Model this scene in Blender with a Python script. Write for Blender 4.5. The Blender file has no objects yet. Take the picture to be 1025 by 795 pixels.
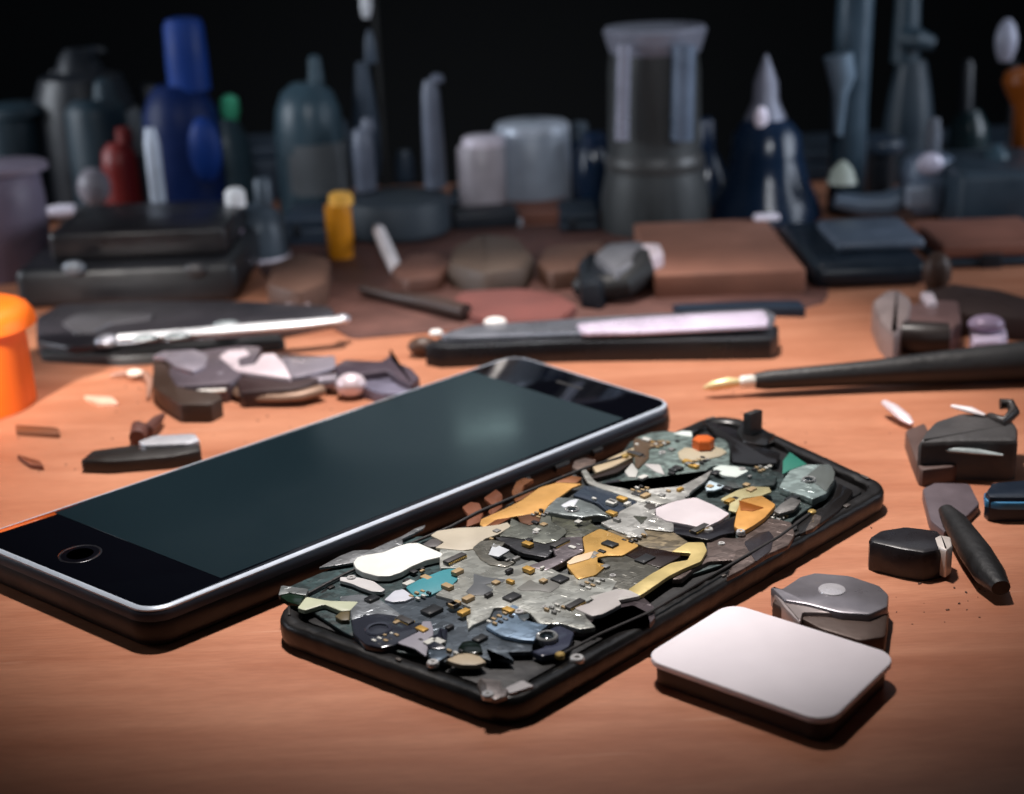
import bpy, bmesh, math, random
from mathutils import Vector, Matrix
random.seed(11)
S = 0.01                      # coordinates below are centimetres, the scene is metres
col = bpy.context.scene.collection
scn = bpy.context.scene
F, PITCH, CH, ROLL = 1500.0, 0.335, 13.0, -0.04
CX, CY = 512.0, 397.0
c_, s_ = math.cos(PITCH), math.sin(PITCH)
FWD = Vector((0, c_, -s_)); R0 = Vector((1, 0, 0)); U0 = Vector((0, s_, c_))
RT = R0*math.cos(ROLL)+U0*math.sin(ROLL); UP = U0*math.cos(ROLL)-R0*math.sin(ROLL)
CAM = Vector((0, 0, CH))

def ray(px, py): return FWD + RT*((px-CX)/F) + UP*((CY-py)/F)
def G(px, py, z=0.0):
    d = ray(px, py); t = (z-CH)/d.z
    return CAM + d*t
def V(px, py, Y):
    d = ray(px, py); return CAM + d*(Y/d.y)
def cmpx(P): return (P-CAM).dot(FWD)/F      # centimetres that one pixel spans there

# ---------------------------------------------------------------- materials
def lin(c):
    r = []
    for v in c:
        v = v/255
        r.append(v/12.92 if v <= .04045 else ((v+.055)/1.055)**2.4)
    return r
MATS = {}
def mat(name, rgb, rough=.5, metal=0.0, var=.18, scale=6.0, bump=.15, bscale=40.0, coat=0.0, trans=0.0, k=.75, spec=.5, stretch=(1, 1, 1), emit=0, rvar=.12, cells=0, cvar=.3):
    key = (name,)
    if key in MATS: return MATS[key]
    m = bpy.data.materials.new(name); m.use_nodes = True
    nt = m.node_tree; N = nt.nodes; L = nt.links
    b = N['Principled BSDF']
    base = [min(.94, v*k) for v in lin(rgb)]
    tc = N.new('ShaderNodeTexCoord'); mp = N.new('ShaderNodeMapping')
    mp.inputs['Scale'].default_value = stretch
    L.new(tc.outputs['Object'], mp.inputs['Vector'])
    nz = N.new('ShaderNodeTexNoise'); nz.inputs['Scale'].default_value = scale/S*.1
    nz.inputs['Detail'].default_value = 6; nz.inputs['Roughness'].default_value = .6
    L.new(mp.outputs[0], nz.inputs['Vector'])
    rp = N.new('ShaderNodeValToRGB')
    rp.color_ramp.elements[0].position = .3; rp.color_ramp.elements[1].position = .7
    rp.color_ramp.elements[0].color = [v*(1-var) for v in base]+[1]
    rp.color_ramp.elements[1].color = [min(1, v*(1+var)) for v in base]+[1]
    L.new(nz.outputs['Fac'], rp.inputs[0]); L.new(rp.outputs[0], b.inputs['Base Color'])
    mr = N.new('ShaderNodeMapRange')
    mr.inputs['To Min'].default_value = max(.02, rough-rvar); mr.inputs['To Max'].default_value = min(1, rough+rvar)
    mr.inputs['From Min'].default_value = .3; mr.inputs['From Max'].default_value = .7
    L.new(nz.outputs['Fac'], mr.inputs[0]); L.new(mr.outputs[0], b.inputs['Roughness'])
    if bump > 0:
        n2 = N.new('ShaderNodeTexNoise'); n2.inputs['Scale'].default_value = bscale/S*.1
        n2.inputs['Detail'].default_value = 4
        L.new(mp.outputs[0], n2.inputs['Vector'])
        bp = N.new('ShaderNodeBump'); bp.inputs['Strength'].default_value = bump
        bp.inputs['Distance'].default_value = .0006
        L.new(n2.outputs['Fac'], bp.inputs['Height']); L.new(bp.outputs[0], b.inputs['Normal'])
    if cells:
        m2 = N.new('ShaderNodeMapping'); m2.inputs['Rotation'].default_value = (0, 0, -.79)
        m2.inputs['Scale'].default_value = (1, 1.5, 1)
        L.new(tc.outputs['Object'], m2.inputs['Vector'])
        vo = N.new('ShaderNodeTexVoronoi'); vo.distance = 'CHEBYCHEV'; vo.inputs['Scale'].default_value = cells/S
        vo.inputs['Randomness'].default_value = .8; L.new(m2.outputs[0], vo.inputs['Vector'])
        cr = N.new('ShaderNodeSeparateColor'); L.new(vo.outputs['Color'], cr.inputs[0])
        vr = N.new('ShaderNodeMapRange'); vr.inputs['To Min'].default_value = 1-cvar; vr.inputs['To Max'].default_value = 1+cvar*.7
        L.new(cr.outputs[0], vr.inputs[0])
        mm = N.new('ShaderNodeVectorMath'); mm.operation = 'SCALE'
        L.new(rp.outputs[0], mm.inputs[0]); L.new(vr.outputs[0], mm.inputs['Scale']); L.new(mm.outputs[0], b.inputs['Base Color'])
        st = N.new('ShaderNodeMath'); st.operation = 'ADD'
        sm_ = N.new('ShaderNodeMapRange'); sm_.inputs['From Min'].default_value = .38; sm_.inputs['From Max'].default_value = .30
        L.new(vo.outputs['Distance'], sm_.inputs[0])
        mu = N.new('ShaderNodeMath'); mu.operation = 'MULTIPLY'; L.new(sm_.outputs[0], mu.inputs[0]); L.new(cr.outputs[1], mu.inputs[1])
        b2 = N.new('ShaderNodeBump'); b2.inputs['Strength'].default_value = .7; b2.inputs['Distance'].default_value = .00035
        L.new(mu.outputs[0], b2.inputs['Height'])
        if bump > 0: L.new(bp.outputs[0], b2.inputs['Normal'])
        L.new(b2.outputs[0], b.inputs['Normal'])
    b.inputs['Metallic'].default_value = metal
    b.inputs['Coat Weight'].default_value = coat; b.inputs['Coat Roughness'].default_value = .08
    b.inputs['Transmission Weight'].default_value = trans
    b.inputs['Specular IOR Level'].default_value = spec
    MATS[key] = m
    return m

# ---------------------------------------------------------------- mesh helpers (centimetres)
def obj(name, bm, m, parent=None, smooth=True, angle=38, origin=None):
    me = bpy.data.meshes.new(name)
    bmesh.ops.recalc_face_normals(bm, faces=bm.faces)
    if parent is None and origin is None:
        xs = [v.co.x for v in bm.verts]; ys = [v.co.y for v in bm.verts]; zs = [v.co.z for v in bm.verts]
        origin = Vector(((min(xs)+max(xs))/2, (min(ys)+max(ys))/2, min(zs)))
    if parent is not None:
        origin = Vector((0, 0, 0)); p = parent
        while p is not None:
            origin = origin + p.location/S; p = p.parent
    for v in bm.verts: v.co = (v.co-origin)*S
    bm.to_mesh(me); bm.free()
    if m is not None: me.materials.append(m)
    if smooth:
        for p in me.polygons: p.use_smooth = True
        me.set_sharp_from_angle(angle=math.radians(angle))
    o = bpy.data.objects.new(name, me); col.objects.link(o)
    if parent is not None: o.parent = parent
    else: o.location = origin*S
    return o
def thing(name, label, cat, loc, group=None):
    o = bpy.data.objects.new(name, None); o.empty_display_size = .005
    col.objects.link(o); o.location = Vector(loc)*S
    o['label'] = label; o['category'] = cat
    if group: o['group'] = group
    return o
def tag(o, label, cat, group=None):
    o['label'] = label; o['category'] = cat
    if group: o['group'] = group
    return o
def NB(): return bmesh.new()

CK = .08
def chaikin(p, n=1):
    for _ in range(n):
        q = []
        for i in range(len(p)):
            a, b = Vector(p[i]), Vector(p[(i+1) % len(p)])
            q += [a*(1-CK)+b*CK, a*CK+b*(1-CK)]
        p = q
    return [Vector(v) for v in p]
def area2(p): return sum(p[i][0]*p[(i+1) % len(p)][1]-p[(i+1) % len(p)][0]*p[i][1] for i in range(len(p)))
def inset(p, d):
    n = len(p); out = []
    for i in range(n):
        a, b, c = p[i-1], p[i], p[(i+1) % n]
        e1 = (b-a); e2 = (c-b)
        if e1.length < 1e-7: e1 = e2
        if e2.length < 1e-7: e2 = e1
        n1 = Vector((-e1.y, e1.x)).normalized(); n2 = Vector((-e2.y, e2.x)).normalized()
        m = n1+n2
        if m.length < .3: m = n1
        m.normalize(); k = max(.55, m.dot(n1))
        out.append(b+m*(d/k))
    return out
def rings(bm, rs, cap0=True, cap1=True):
    """rs: list of (list of 2-D points, z)"""
    vs = [[bm.verts.new((p[0], p[1], z if not callable(z) else z(p))) for p in pts] for pts, z in rs]
    n = len(vs[0])
    for a, b in zip(vs, vs[1:]):
        for i in range(n):
            bm.faces.new((a[i], a[(i+1) % n], b[(i+1) % n], b[i]))
    if cap0: bm.faces.new(vs[0][::-1])
    if cap1: bm.faces.new(vs[-1])
def prism(bm, pts, z0, z1, bev=.03, sm=1):
    p = [Vector((q[0], q[1])) for q in pts]
    if area2(p) < 0: p = p[::-1]
    if sm: p = chaikin(p, sm)
    b = bev
    rings(bm, [(p, z0), (p, z1-b), (inset(p, b*.35), z1-b*.3), (inset(p, b), z1)])
def pp(pix, z): return [G(x, y, z).xy for x, y in pix]
def tprism(bm, pix, z0, z1, bev=.03, sm=1): prism(bm, pp(pix, z1), z0, z1, bev, sm)

def quad_round(q, r, n=7, ins=0.0):
    """rounded outline of a quad (corner points in order), r corner radius, ins inset"""
    p = [Vector((v[0], v[1])) for v in q]
    if area2(p) < 0: p = p[::-1]
    if ins: p = inset_sharp(p, ins)
    out = []
    for i in range(4):
        a, b, c = p[i-1], p[i], p[(i+1) % 4]
        u = (a-b).normalized(); w = (c-b).normalized()
        ang = u.angle(w); t = r/math.tan(ang/2)
        A, C = b+u*t, b+w*t
        O = b+(u+w).normalized()*(r/math.sin(ang/2))
        va, vc = A-O, C-O
        a0 = math.atan2(va.y, va.x); a1 = math.atan2(vc.y, vc.x)
        da = (a1-a0+math.pi) % (2*math.pi)-math.pi
        for k in range(n+1):
            t_ = a0+da*k/n
            out.append(O+Vector((math.cos(t_), math.sin(t_)))*r)
    return out
def inset_sharp(p, d):
    out = []; n = len(p)
    for i in range(n):
        a, b, c = p[i-1], p[i], p[(i+1) % n]
        e1 = (b-a).normalized(); e2 = (c-b).normalized()
        n1 = Vector((-e1.y, e1.x)); n2 = Vector((-e2.y, e2.x)); m = (n1+n2).normalized()
        out.append(b+m*(d/m.dot(n1)))
    return out

def lathe(bm, c, prof, seg=32, ax=None):
    """prof: list of (radius, z) in cm around the vertical through c (or an axis ax given as (direction))"""
    if ax is None: M = Matrix.Translation(Vector(c))
    else:
        M = Matrix.Translation(Vector(c)) @ Vector((0, 0, 1)).rotation_difference(Vector(ax)).to_matrix().to_4x4()
    vs = []
    for r, z in prof:
        vs.append([bm.verts.new(M @ Vector((r*math.cos(2*math.pi*k/seg), r*math.sin(2*math.pi*k/seg), z))) for k in range(seg)])
    for a, b in zip(vs, vs[1:]):
        for i in range(seg): bm.faces.new((a[i], a[(i+1) % seg], b[(i+1) % seg], b[i]))
    bm.faces.new(vs[0][::-1]); bm.faces.new(vs[-1])
def pxlathe(bm, px, Y, prof, seg=32, z0=None):
    """profile from picture measurements (half width in px, py) turned into real radii at depth Y"""
    pr = []
    for hw, py in prof:
        P = V(px, py, Y); pr.append((hw*cmpx(P), P.z))
    if z0 is not None: pr = pr[:-1]+[(pr[-1][0], z0)]
    x = V(px, prof[-1][1], Y).x
    lathe(bm, (x, Y, 0), pr[::-1], seg)
def tube(bm, pts, rad, seg=14, flat=1.0):
    pts = [Vector(p) for p in pts]
    if not isinstance(rad, (list, tuple)): rad = [rad]*len(pts)
    prev = None; rr = []
    for i, p in enumerate(pts):
        t = (pts[min(i+1, len(pts)-1)]-pts[max(i-1, 0)]).normalized()
        u = Vector((0, 0, 1))
        if abs(t.z) > .9: u = Vector((1, 0, 0))
        a = t.cross(u).normalized(); b = a.cross(t).normalized()
        rr.append([bm.verts.new(p+a*(rad[i]*math.cos(2*math.pi*k/seg))+b*(rad[i]*flat*math.sin(2*math.pi*k/seg))) for k in range(seg)])
    for a, b in zip(rr, rr[1:]):
        for i in range(seg): bm.faces.new((a[i], a[(i+1) % seg], b[(i+1) % seg], b[i]))
    bm.faces.new(rr[0][::-1]); bm.faces.new(rr[-1])
def box(bm, c, sz, rz=0.0, bev=.03, ry=0.0, rx=0.0):
    t = bmesh.new(); bmesh.ops.create_cube(t, size=1)
    for v in t.verts: v.co = Vector((v.co.x*sz[0], v.co.y*sz[1], v.co.z*sz[2]))
    if bev: bmesh.ops.bevel(t, geom=t.edges[:], offset=min(bev, min(sz)*.45), segments=3, affect='EDGES', profile=.5)
    M = Matrix.Translation(Vector(c)) @ Matrix.Rotation(rz, 4, 'Z') @ Matrix.Rotation(ry, 4, 'Y') @ Matrix.Rotation(rx, 4, 'X')
    mp = {v: bm.verts.new(M @ v.co) for v in t.verts}
    for f in t.faces: bm.faces.new([mp[v] for v in f.verts])
    t.free()
def ball(bm, c, r, sz=(1, 1, 1), u=20, v=12):
    res = bmesh.ops.create_uvsphere(bm, u_segments=u, v_segments=v, radius=1)
    for w in res['verts']: w.co = Vector((w.co.x*r*sz[0], w.co.y*r*sz[1], w.co.z*r*sz[2]))+Vector(c)
def pxbox(bm, x0, x1, ytop, Y, depth, z0=0.0, bev=.06, rz=0.0):
    """upright box whose front face stands at depth Y, spanning x0..x1 px with its top front edge at ytop"""
    a = V(x0, ytop, Y); b = V(x1, ytop, Y); z1 = (a.z+b.z)/2
    box(bm, ((a.x+b.x)/2, Y+depth/2, (z0+z1)/2), (b.x-a.x, depth, z1-z0), rz, bev)
    return a, b, z1

# ---------------------------------------------------------------- materials in use
BLACKG = mat('black_gloss_plastic', (30, 30, 33), .28, var=.2, bump=.05, bscale=20)
BLACKM = mat('black_matt_plastic', (32, 31, 32), .5, var=.25, bump=.25, bscale=60)
BLACKR = mat('black_rubber', (26, 27, 29), .6, var=.2, bump=.3, bscale=80)
STEEL = mat('brushed_steel', (205, 205, 212), .28, .9, var=.12, bump=.08, bscale=50, k=.95)
STEELD = mat('dull_steel', (150, 150, 158), .42, .7, var=.2, bump=.2, bscale=20, k=.95)
CHROME = mat('polished_rim', (205, 216, 230), .32, .15, var=.04, bump=0, k=.85)
WHITEP = mat('white_plastic', (255, 240, 246), .4, var=.03, bump=.05, bscale=30, k=1, coat=.2)
BRASS = mat('brass', (214, 180, 110), .32, .8, var=.15, k=1)
COPPER = mat('copper', (190, 100, 60), .35, .6, var=.2, k=1)

# ---------------------------------------------------------------- setting
def table():
    bm = NB(); box(bm, (0, 29, -1.5), (130, 76, 3), 0, .3)
    m = bpy.data.materials.new('warm_wood'); m.use_nodes = True
    nt = m.node_tree; N = nt.nodes; L = nt.links; b = N['Principled BSDF']
    tc = N.new('ShaderNodeTexCoord'); mp = N.new('ShaderNodeMapping')
    mp.inputs['Scale'].default_value = (1, 7, 1); mp.inputs['Rotation'].default_value = (0, 0, .06)
    L.new(tc.outputs['Object'], mp.inputs['Vector'])
    g1 = N.new('ShaderNodeTexNoise'); g1.inputs['Scale'].default_value = 14; g1.inputs['Detail'].default_value = 8
    g1.inputs['Roughness'].default_value = .62; g1.inputs['Distortion'].default_value = .5
    L.new(mp.outputs[0], g1.inputs['Vector'])
    r1 = N.new('ShaderNodeValToRGB'); e = r1.color_ramp.elements
    e[0].position = .32; e[0].color = (.40, .138, .066, 1); e[1].position = .68; e[1].color = (.57, .245, .138, 1)
    L.new(g1.outputs['Fac'], r1.inputs[0])
    g2 = N.new('ShaderNodeTexNoise'); g2.inputs['Scale'].default_value = 260; g2.inputs['Detail'].default_value = 3
    L.new(mp.outputs[0], g2.inputs['Vector'])
    mx = N.new('ShaderNodeMixRGB'); mx.blend_type = 'MULTIPLY'; mx.inputs[0].default_value = .28
    r2 = N.new('ShaderNodeValToRGB'); r2.color_ramp.elements[0].position = .35; r2.color_ramp.elements[1].position = .65
    r2.color_ramp.elements[0].color = (.6, .55, .5, 1)
    L.new(g2.outputs['Fac'], r2.inputs[0])
    L.new(r1.outputs[0], mx.inputs[1]); L.new(r2.outputs[0], mx.inputs[2])
    # fine scratches and dull stains
    m3 = N.new('ShaderNodeMapping'); m3.inputs['Rotation'].default_value = (0, 0, .9); m3.inputs['Scale'].default_value = (1, 26, 1)
    L.new(tc.outputs['Object'], m3.inputs['Vector'])
    g3 = N.new('ShaderNodeTexNoise'); g3.inputs['Scale'].default_value = 22; g3.inputs['Detail'].default_value = 2; L.new(m3.outputs[0], g3.inputs['Vector'])
    r3 = N.new('ShaderNodeValToRGB'); r3.color_ramp.elements[0].position = .70; r3.color_ramp.elements[1].position = .74
    r3.color_ramp.elements[0].color = (0, 0, 0, 1); r3.color_ramp.elements[1].color = (.35, .35, .35, 1); L.new(g3.outputs['Fac'], r3.inputs[0])
    m4 = N.new('ShaderNodeMixRGB'); m4.inputs[2].default_value = (.66, .36, .24, 1); L.new(r3.outputs[0], m4.inputs[0]); L.new(mx.outputs[0], m4.inputs[1])
    g4 = N.new('ShaderNodeTexNoise'); g4.inputs['Scale'].default_value = 16; g4.inputs['Detail'].default_value = 5; L.new(tc.outputs['Object'], g4.inputs['Vector'])
    r4 = N.new('ShaderNodeValToRGB'); r4.color_ramp.elements[0].position = .58; r4.color_ramp.elements[1].position = .7
    r4.color_ramp.elements[0].color = (0, 0, 0, 1); r4.color_ramp.elements[1].color = (.3, .3, .3, 1); L.new(g4.outputs['Fac'], r4.inputs[0])
    m5 = N.new('ShaderNodeMixRGB'); m5.inputs[2].default_value = (.28, .09, .045, 1); L.new(r4.outputs[0], m5.inputs[0]); L.new(m4.outputs[0], m5.inputs[1])
    L.new(m5.outputs[0], b.inputs['Base Color'])
    rr_ = N.new('ShaderNodeMapRange'); rr_.inputs['To Min'].default_value = .38; rr_.inputs['To Max'].default_value = .62; L.new(g4.outputs['Fac'], rr_.inputs[0]); L.new(rr_.outputs[0], b.inputs['Roughness'])
    bp = N.new('ShaderNodeBump'); bp.inputs['Strength'].default_value = .12; bp.inputs['Distance'].default_value = .0004
    L.new(g2.outputs['Fac'], bp.inputs['Height']); L.new(bp.outputs[0], b.inputs['Normal'])
    o = obj('table_top', bm, m); o['kind'] = 'structure'; o['label'] = 'orange brown wooden bench top under the phones and tools'
table()
bm = NB(); box(bm, (0, 120, 10), (400, 4, 200), 0, 0)
o = obj('backdrop', bm, mat('dark_room_wall', (5, 9, 14), .8, var=.5, scale=.02, bump=0), smooth=False); o['kind'] = 'structure'
o['label'] = 'almost black wall far behind the bench'

# ================================================================ PHONE WITH SCREEN
Q1 = [G(-35, 539, .8).xy, G(149, 615, .8).xy, G(678, 403, .8).xy, G(515, 354, .8).xy]   # A B C D
def on1(u, v):     # u across (A->B), v along (B->C)
    A, B, C, D = Q1
    return (A*(1-v)+D*v)*(1-u)+(B*(1-v)+C*v)*u
def phone_one():
    c = on1(.5, .5)
    t = thing('smartphone', 'whole black smartphone lying face up with silver rim and dark screen', 'smartphone', (c.x, c.y, 0))
    bm = NB(); r = .6
    q = lambda i: quad_round(Q1, r-min(i, .3), 9, i)
    rings(bm, [(q(.16), 0.0), (q(.05), .06), (q(-.015), .2), (q(-.03), .4), (q(-.02), .50), (q(0), .55)])
    obj('body', bm, mat('phone_side_black', (22, 22, 25), .42, var=.15, bump=.05, spec=.3), t)
    bm = NB()
    rings(bm, [(q(.02), .54), (q(-.012), .56), (q(-.005), .62), (q(.008), .70), (q(.03), .74)])
    obj('side_band', bm, mat('lit_side_slate', (58, 64, 76), .4, .2, bump=.03, k=.9), t)  # slate tone paints the light caught by the upward-facing side
    bm = NB()
    rings(bm, [(q(.035), .735), (q(.035), .775), (q(.085), .812), (q(.125), .812), (q(.125), .74)], False, False)
    obj('metal_rim', bm, CHROME, t)
    bm = NB()
    rings(bm, [(q(.127), .741), (q(.127), .805), (q(.14), .812)])
    gl = obj('front_glass', bm, mat('black_front_glass', (8, 9, 15), .06, var=.05, bump=0, k=1, rvar=.03), t)
    bm = NB()
    v0, v1 = .118, .885
    disp = [on1(.035, v0), on1(.955, v0), on1(.955, v1), on1(.035, v1)]
    rings(bm, [(quad_round(disp, .03, 2), .8122), (quad_round(disp, .03, 2), .817)])
    obj('screen', bm, mat('screen_glass', (50, 72, 82), .17, var=.1, scale=.6, bump=0, k=.27, rvar=.13, coat=.1), t)
    hb = on1(.43, .058); P = Vector((hb.x, hb.y, .812))
    bm = NB(); lathe(bm, P, [(.42, 0), (.42, .004), (.41, .010), (.385, .010), (.375, .003)], 40)
    h = obj('home_button', bm, mat('button_ring', (46, 46, 52), .3, .4, k=.7), t)
    bm = NB(); lathe(bm, P, [(.375, .003), (.36, .008), (.2, .0), (.02, -.004)], 40)
    obj('button_disc', bm, mat('button_black', (12, 12, 18), .12, bump=0, k=1), t)
    s = on1(.5, .945); d = (on1(1, .945)-on1(0, .945)).normalized()
    bm = NB(); tube(bm, [Vector((s.x, s.y, .808))-Vector((d.x, d.y, 0))*.45, Vector((s.x, s.y, .808))+Vector((d.x, d.y, 0))*.45], .055, 10, .3)
    obj('earpiece', bm, mat('earpiece_mesh', (18, 18, 20), .6), t)
    # side keys
    for v, l in ((.72, .5), (.64, .35), (.80, .35)):
        a = on1(1, v-l*.03); b = on1(1, v+l*.03); n = Vector(((b-a).y, -(b-a).x)).normalized()*.03
        bm = NB(); tube(bm, [Vector((a.x+n.x, a.y+n.y, .42)), Vector((b.x+n.x, b.y+n.y, .42))], .07, 10, 1.2)
        obj('side_key', bm, BLACKM, t)
phone_one()

# ================================================================ OPENED PHONE
Q2 = [G(261, 640, 0).xy, G(509, 735, 0).xy, G(892, 508, 0).xy, G(722, 428, 0).xy]
def on2(u, v):
    A, B, C, D = Q2
    return (A*(1-v)+D*v)*(1-u)+(B*(1-v)+C*v)*u
cc = on2(.5, .5)
P2 = thing('opened_phone', 'opened black phone chassis with its circuit boards and gold flexes exposed', 'smartphone', (cc.x, cc.y, 0))
bm = NB(); q = lambda i: quad_round(Q2, .75-min(i, .4), 9, i)
rings(bm, [(q(.12), 0), (q(.03), .05), (q(0), .18), (q(0), .40), (q(.03), .475), (q(.08), .50), (q(.30), .49), (q(.34), .46), (q(.36), .34)])
bm.free(); bm = NB()
def rough(pts, amp, seed, m=3):
    from mathutils import noise as nz
    out = []; n = len(pts)
    for i in range(n):
        a, b = pts[i], pts[(i+1) % n]; k = max(1, int((b-a).length/.12))
        for j in range(k): out.append(a+(b-a)*(j/k))
    return out
def q_r(i): return rough(quad_round(Q2, .75, 9, 0), 0, 0)
base = q_r(0); ctr = sum(base, Vector((0, 0)))/len(base)
from mathutils import noise as mnoise
def ringz(ins, z, a_in, a_z, sd):
    ii = inset(base, ins) if ins else base
    vs = []
    for p in ii:
        n1 = mnoise.noise(Vector((p.x*1.6, p.y*1.6, sd))); n2 = mnoise.noise(Vector((p.x*2.2+9, p.y*2.2, sd)))
        n3 = mnoise.noise(Vector((p.x*6, p.y*6, sd+3)))
        r_ = (ctr-p).normalized()*(a_in*(.12*n1+.3*n3)); vs.append(bm.verts.new((p.x+r_.x, p.y+r_.y, z+a_z*(.15*n2+.3*n3))))
    return vs
vr = [ringz(i_, z_, a_, b_, k_*.15) for k_, (i_, z_, a_, b_) in enumerate([(.12, 0, .0, 0), (.03, .05, .02, 0), (0, .18, .03, .01), (0, .39, .05, .02), (.04, .47, .05, .04), (.09, .50, .04, .05), (.18, .50, .04, .07), (.30, .485, .04, .06), (.34, .45, .04, .03), (.36, .34, .02, 0)])]
for a_, b_ in zip(vr, vr[1:]):
    for i_ in range(len(a_)): bm.faces.new((a_[i_], a_[(i_+1) % len(a_)], b_[(i_+1) % len(a_)], b_[i_]))
bm.faces.new(vr[0][::-1]); bm.faces.new(vr[-1])
chassis = obj('chassis', bm, mat('chassis_black', (26, 24, 24), .36, var=.4, scale=3, bump=.8, bscale=9), P2)
bm = NB()
rings(bm, [(q(.45), .341), (q(.46), .40), (q(.50), .415)])
obj('inner_tray', bm, mat('tray_black', (34, 33, 34), .45, var=.35, scale=4, bump=.5, bscale=12), P2)

ZO = {'A': (250, 530, 4.183), 'B': (420, 400, 3.942), 'C': (440, 520, 3.942), 'D': (600, 400, 3.661), 'E': (340, 500, 4.418)}
def px(fr, pts):
    ox, oy, k = ZO[fr]; return [(ox+x/k, oy+y/k) for x, y in pts]
def pmat(kind, rgb):
    n = '%s_%d_%d_%d' % ((kind,)+rgb)
    if kind == 'metal': return mat(n, rgb, .36, .45, var=.25, scale=5, bump=.8, bscale=9, k=1.0, cells=4.2, cvar=.3)
    if kind == 'plain': return mat(n, rgb, .45, 0, var=.12, scale=6, bump=.15, bscale=30)
    if kind == 'foil': return mat(n, rgb, .33, .35, var=.25, scale=5, bump=.9, bscale=8, k=.95, rvar=.2)
    if kind == 'board': return mat(n, rgb, .5, .05, var=.35, scale=9, bump=.6, bscale=30, k=.8, cells=6.5, cvar=.6)
    if kind == 'gloss': return mat(n, rgb, .2, .1, var=.12, scale=4, bump=.3, bscale=8, k=.9)
def piece(name, fr, pts, z, kind, rgb, th=.10, bev=.025, sm=1, label=None):
    z = .535+(z-.5)*.62 if z > .5 else z
    bm = NB(); tprism(bm, px(fr, pts), z-th*.8, z, bev*.6, sm)
    o = obj(name, bm, pmat(kind, rgb), P2)
    if label: o['label'] = label
    return o
# low layer: boards that fill the tray
piece('circuit_board', 'A', [(130, 250), (640, 30), (800, 20), (960, 60), (960, 400), (940, 520), (700, 520), (560, 500), (400, 430), (260, 340), (200, 320)], .50, 'board', (46, 66, 68), .06)
piece('circuit_board', 'B', [(20, 560), (240, 490), (330, 420), (480, 340), (640, 280), (850, 190), (1000, 140), (1025, 400), (1025, 640), (830, 755), (560, 790), (100, 780)], .49, 'board', (62, 66, 66), .06)
piece('circuit_board', 'D', [(120, 140), (470, 140), (650, 270), (850, 240), (860, 330), (700, 440), (700, 520), (300, 650), (0, 700), (0, 300)], .495, 'board', (56, 70, 70), .06)
# speaker and battery end (near corner)
piece('slate_shield', 'E', [(190, 450), (330, 430), (410, 418), (500, 440), (585, 475), (700, 470), (750, 480), (700, 560), (790, 620), (850, 625), (850, 668), (740, 670), (770, 710), (690, 690), (650, 660), (668, 708), (640, 700), (590, 680), (530, 670), (460, 715), (385, 690), (400, 580), (360, 550), (300, 540), (250, 500)], .56, 'metal', (92, 101, 110), .10)
piece('grey_bracket', 'E', [(0, 425), (90, 415), (180, 440), (250, 490), (300, 535), (250, 515), (120, 505), (48, 530), (45, 480), (0, 450)], .60, 'metal', (128, 133, 138), .08)
o = piece('speaker_module', 'E', [(48, 530), (110, 505), (170, 498), (250, 508), (300, 538), (365, 540), (340, 580), (290, 610), (240, 640), (180, 650), (110, 635), (60, 590)], .64, 'gloss', (52, 55, 65), .2, .05)
piece('grey_flex', 'E', [(250, 630), (350, 580), (365, 535), (400, 535), (412, 570), (410, 620), (385, 660), (380, 690), (330, 655)], .63, 'plain', (160, 157, 168), .04, .01)
piece('vibration_motor', 'E', [(380, 620), (400, 600), (430, 590), (440, 562), (475, 572), (470, 610), (455, 635), (470, 655), (400, 655), (385, 645)], .68, 'gloss', (36, 38, 50), .16, .03)
piece('blue_grey_clip', 'E', [(385, 660), (440, 650), (470, 660), (475, 690), (440, 708), (400, 700)], .64, 'metal', (98, 112, 126), .1)
piece('rubber_gasket', 'E', [(520, 650), (540, 625), (580, 618), (620, 635), (632, 670), (590, 675), (545, 670)], .66, 'gloss', (14, 26, 20), .12, .04)
piece('beige_pad', 'E', [(470, 705), (520, 680), (570, 675), (620, 690), (645, 715), (600, 728), (540, 727), (500, 718)], .62, 'plain', (205, 188, 160), .1)
piece('dark_blue_housing', 'C', [(360, 515), (400, 535), (460, 525), (510, 495), (530, 440), (470, 412), (430, 430), (410, 500)], .58, 'gloss', (70, 74, 92), .14, .05)
# main grey plate
piece('main_shield', 'E', [(440, 215), (480, 215), (560, 225), (600, 215), (640, 260), (700, 290), (780, 290), (850, 265), (900, 285), (970, 320), (1020, 330), (1200, 345), (1225, 360), (1200, 400), (1060, 460), (1090, 520), (1130, 560), (1060, 570), (980, 545), (880, 545), (840, 500), (770, 470), (680, 475), (660, 520), (590, 550), (565, 570), (555, 490), (580, 475), (500, 440), (420, 418), (450, 395), (520, 360), (515, 300), (440, 300)], .66, 'metal', (172, 174, 168), .12)
piece('dark_mark_plate', 'E', [(590, 325), (640, 340), (730, 350), (720, 362), (640, 372), (680, 395), (640, 420), (580, 420), (555, 405), (590, 370)], .675, 'plain', (98, 102, 106), .015, .004)
piece('dark_mark_plate', 'E', [(780, 390), (840, 350), (880, 375), (920, 340), (970, 335), (970, 380), (930, 408), (880, 400), (800, 400)], .675, 'plain', (120, 120, 116), .015, .004)
piece('brown_bracket', 'E', [(585, 210), (620, 180), (680, 175), (730, 185), (720, 200), (670, 200), (655, 240), (700, 270), (780, 268), (740, 295), (660, 285), (620, 260)], .70, 'metal', (122, 120, 112), .06)
piece('bracket_glint', 'E', [(678, 190), (750, 220), (700, 250), (655, 240)], .72, 'plain', (215, 220, 226), .05, .02, 0)  # pale chip painted as the glint on the brown bracket
piece('light_blue_panel', 'E', [(640, 555), (700, 520), (760, 460), (790, 470), (770, 500), (820, 530), (880, 545), (920, 550), (870, 590), (860, 620), (800, 615), (720, 600)], .69, 'metal', (128, 150, 172), .08)
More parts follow.
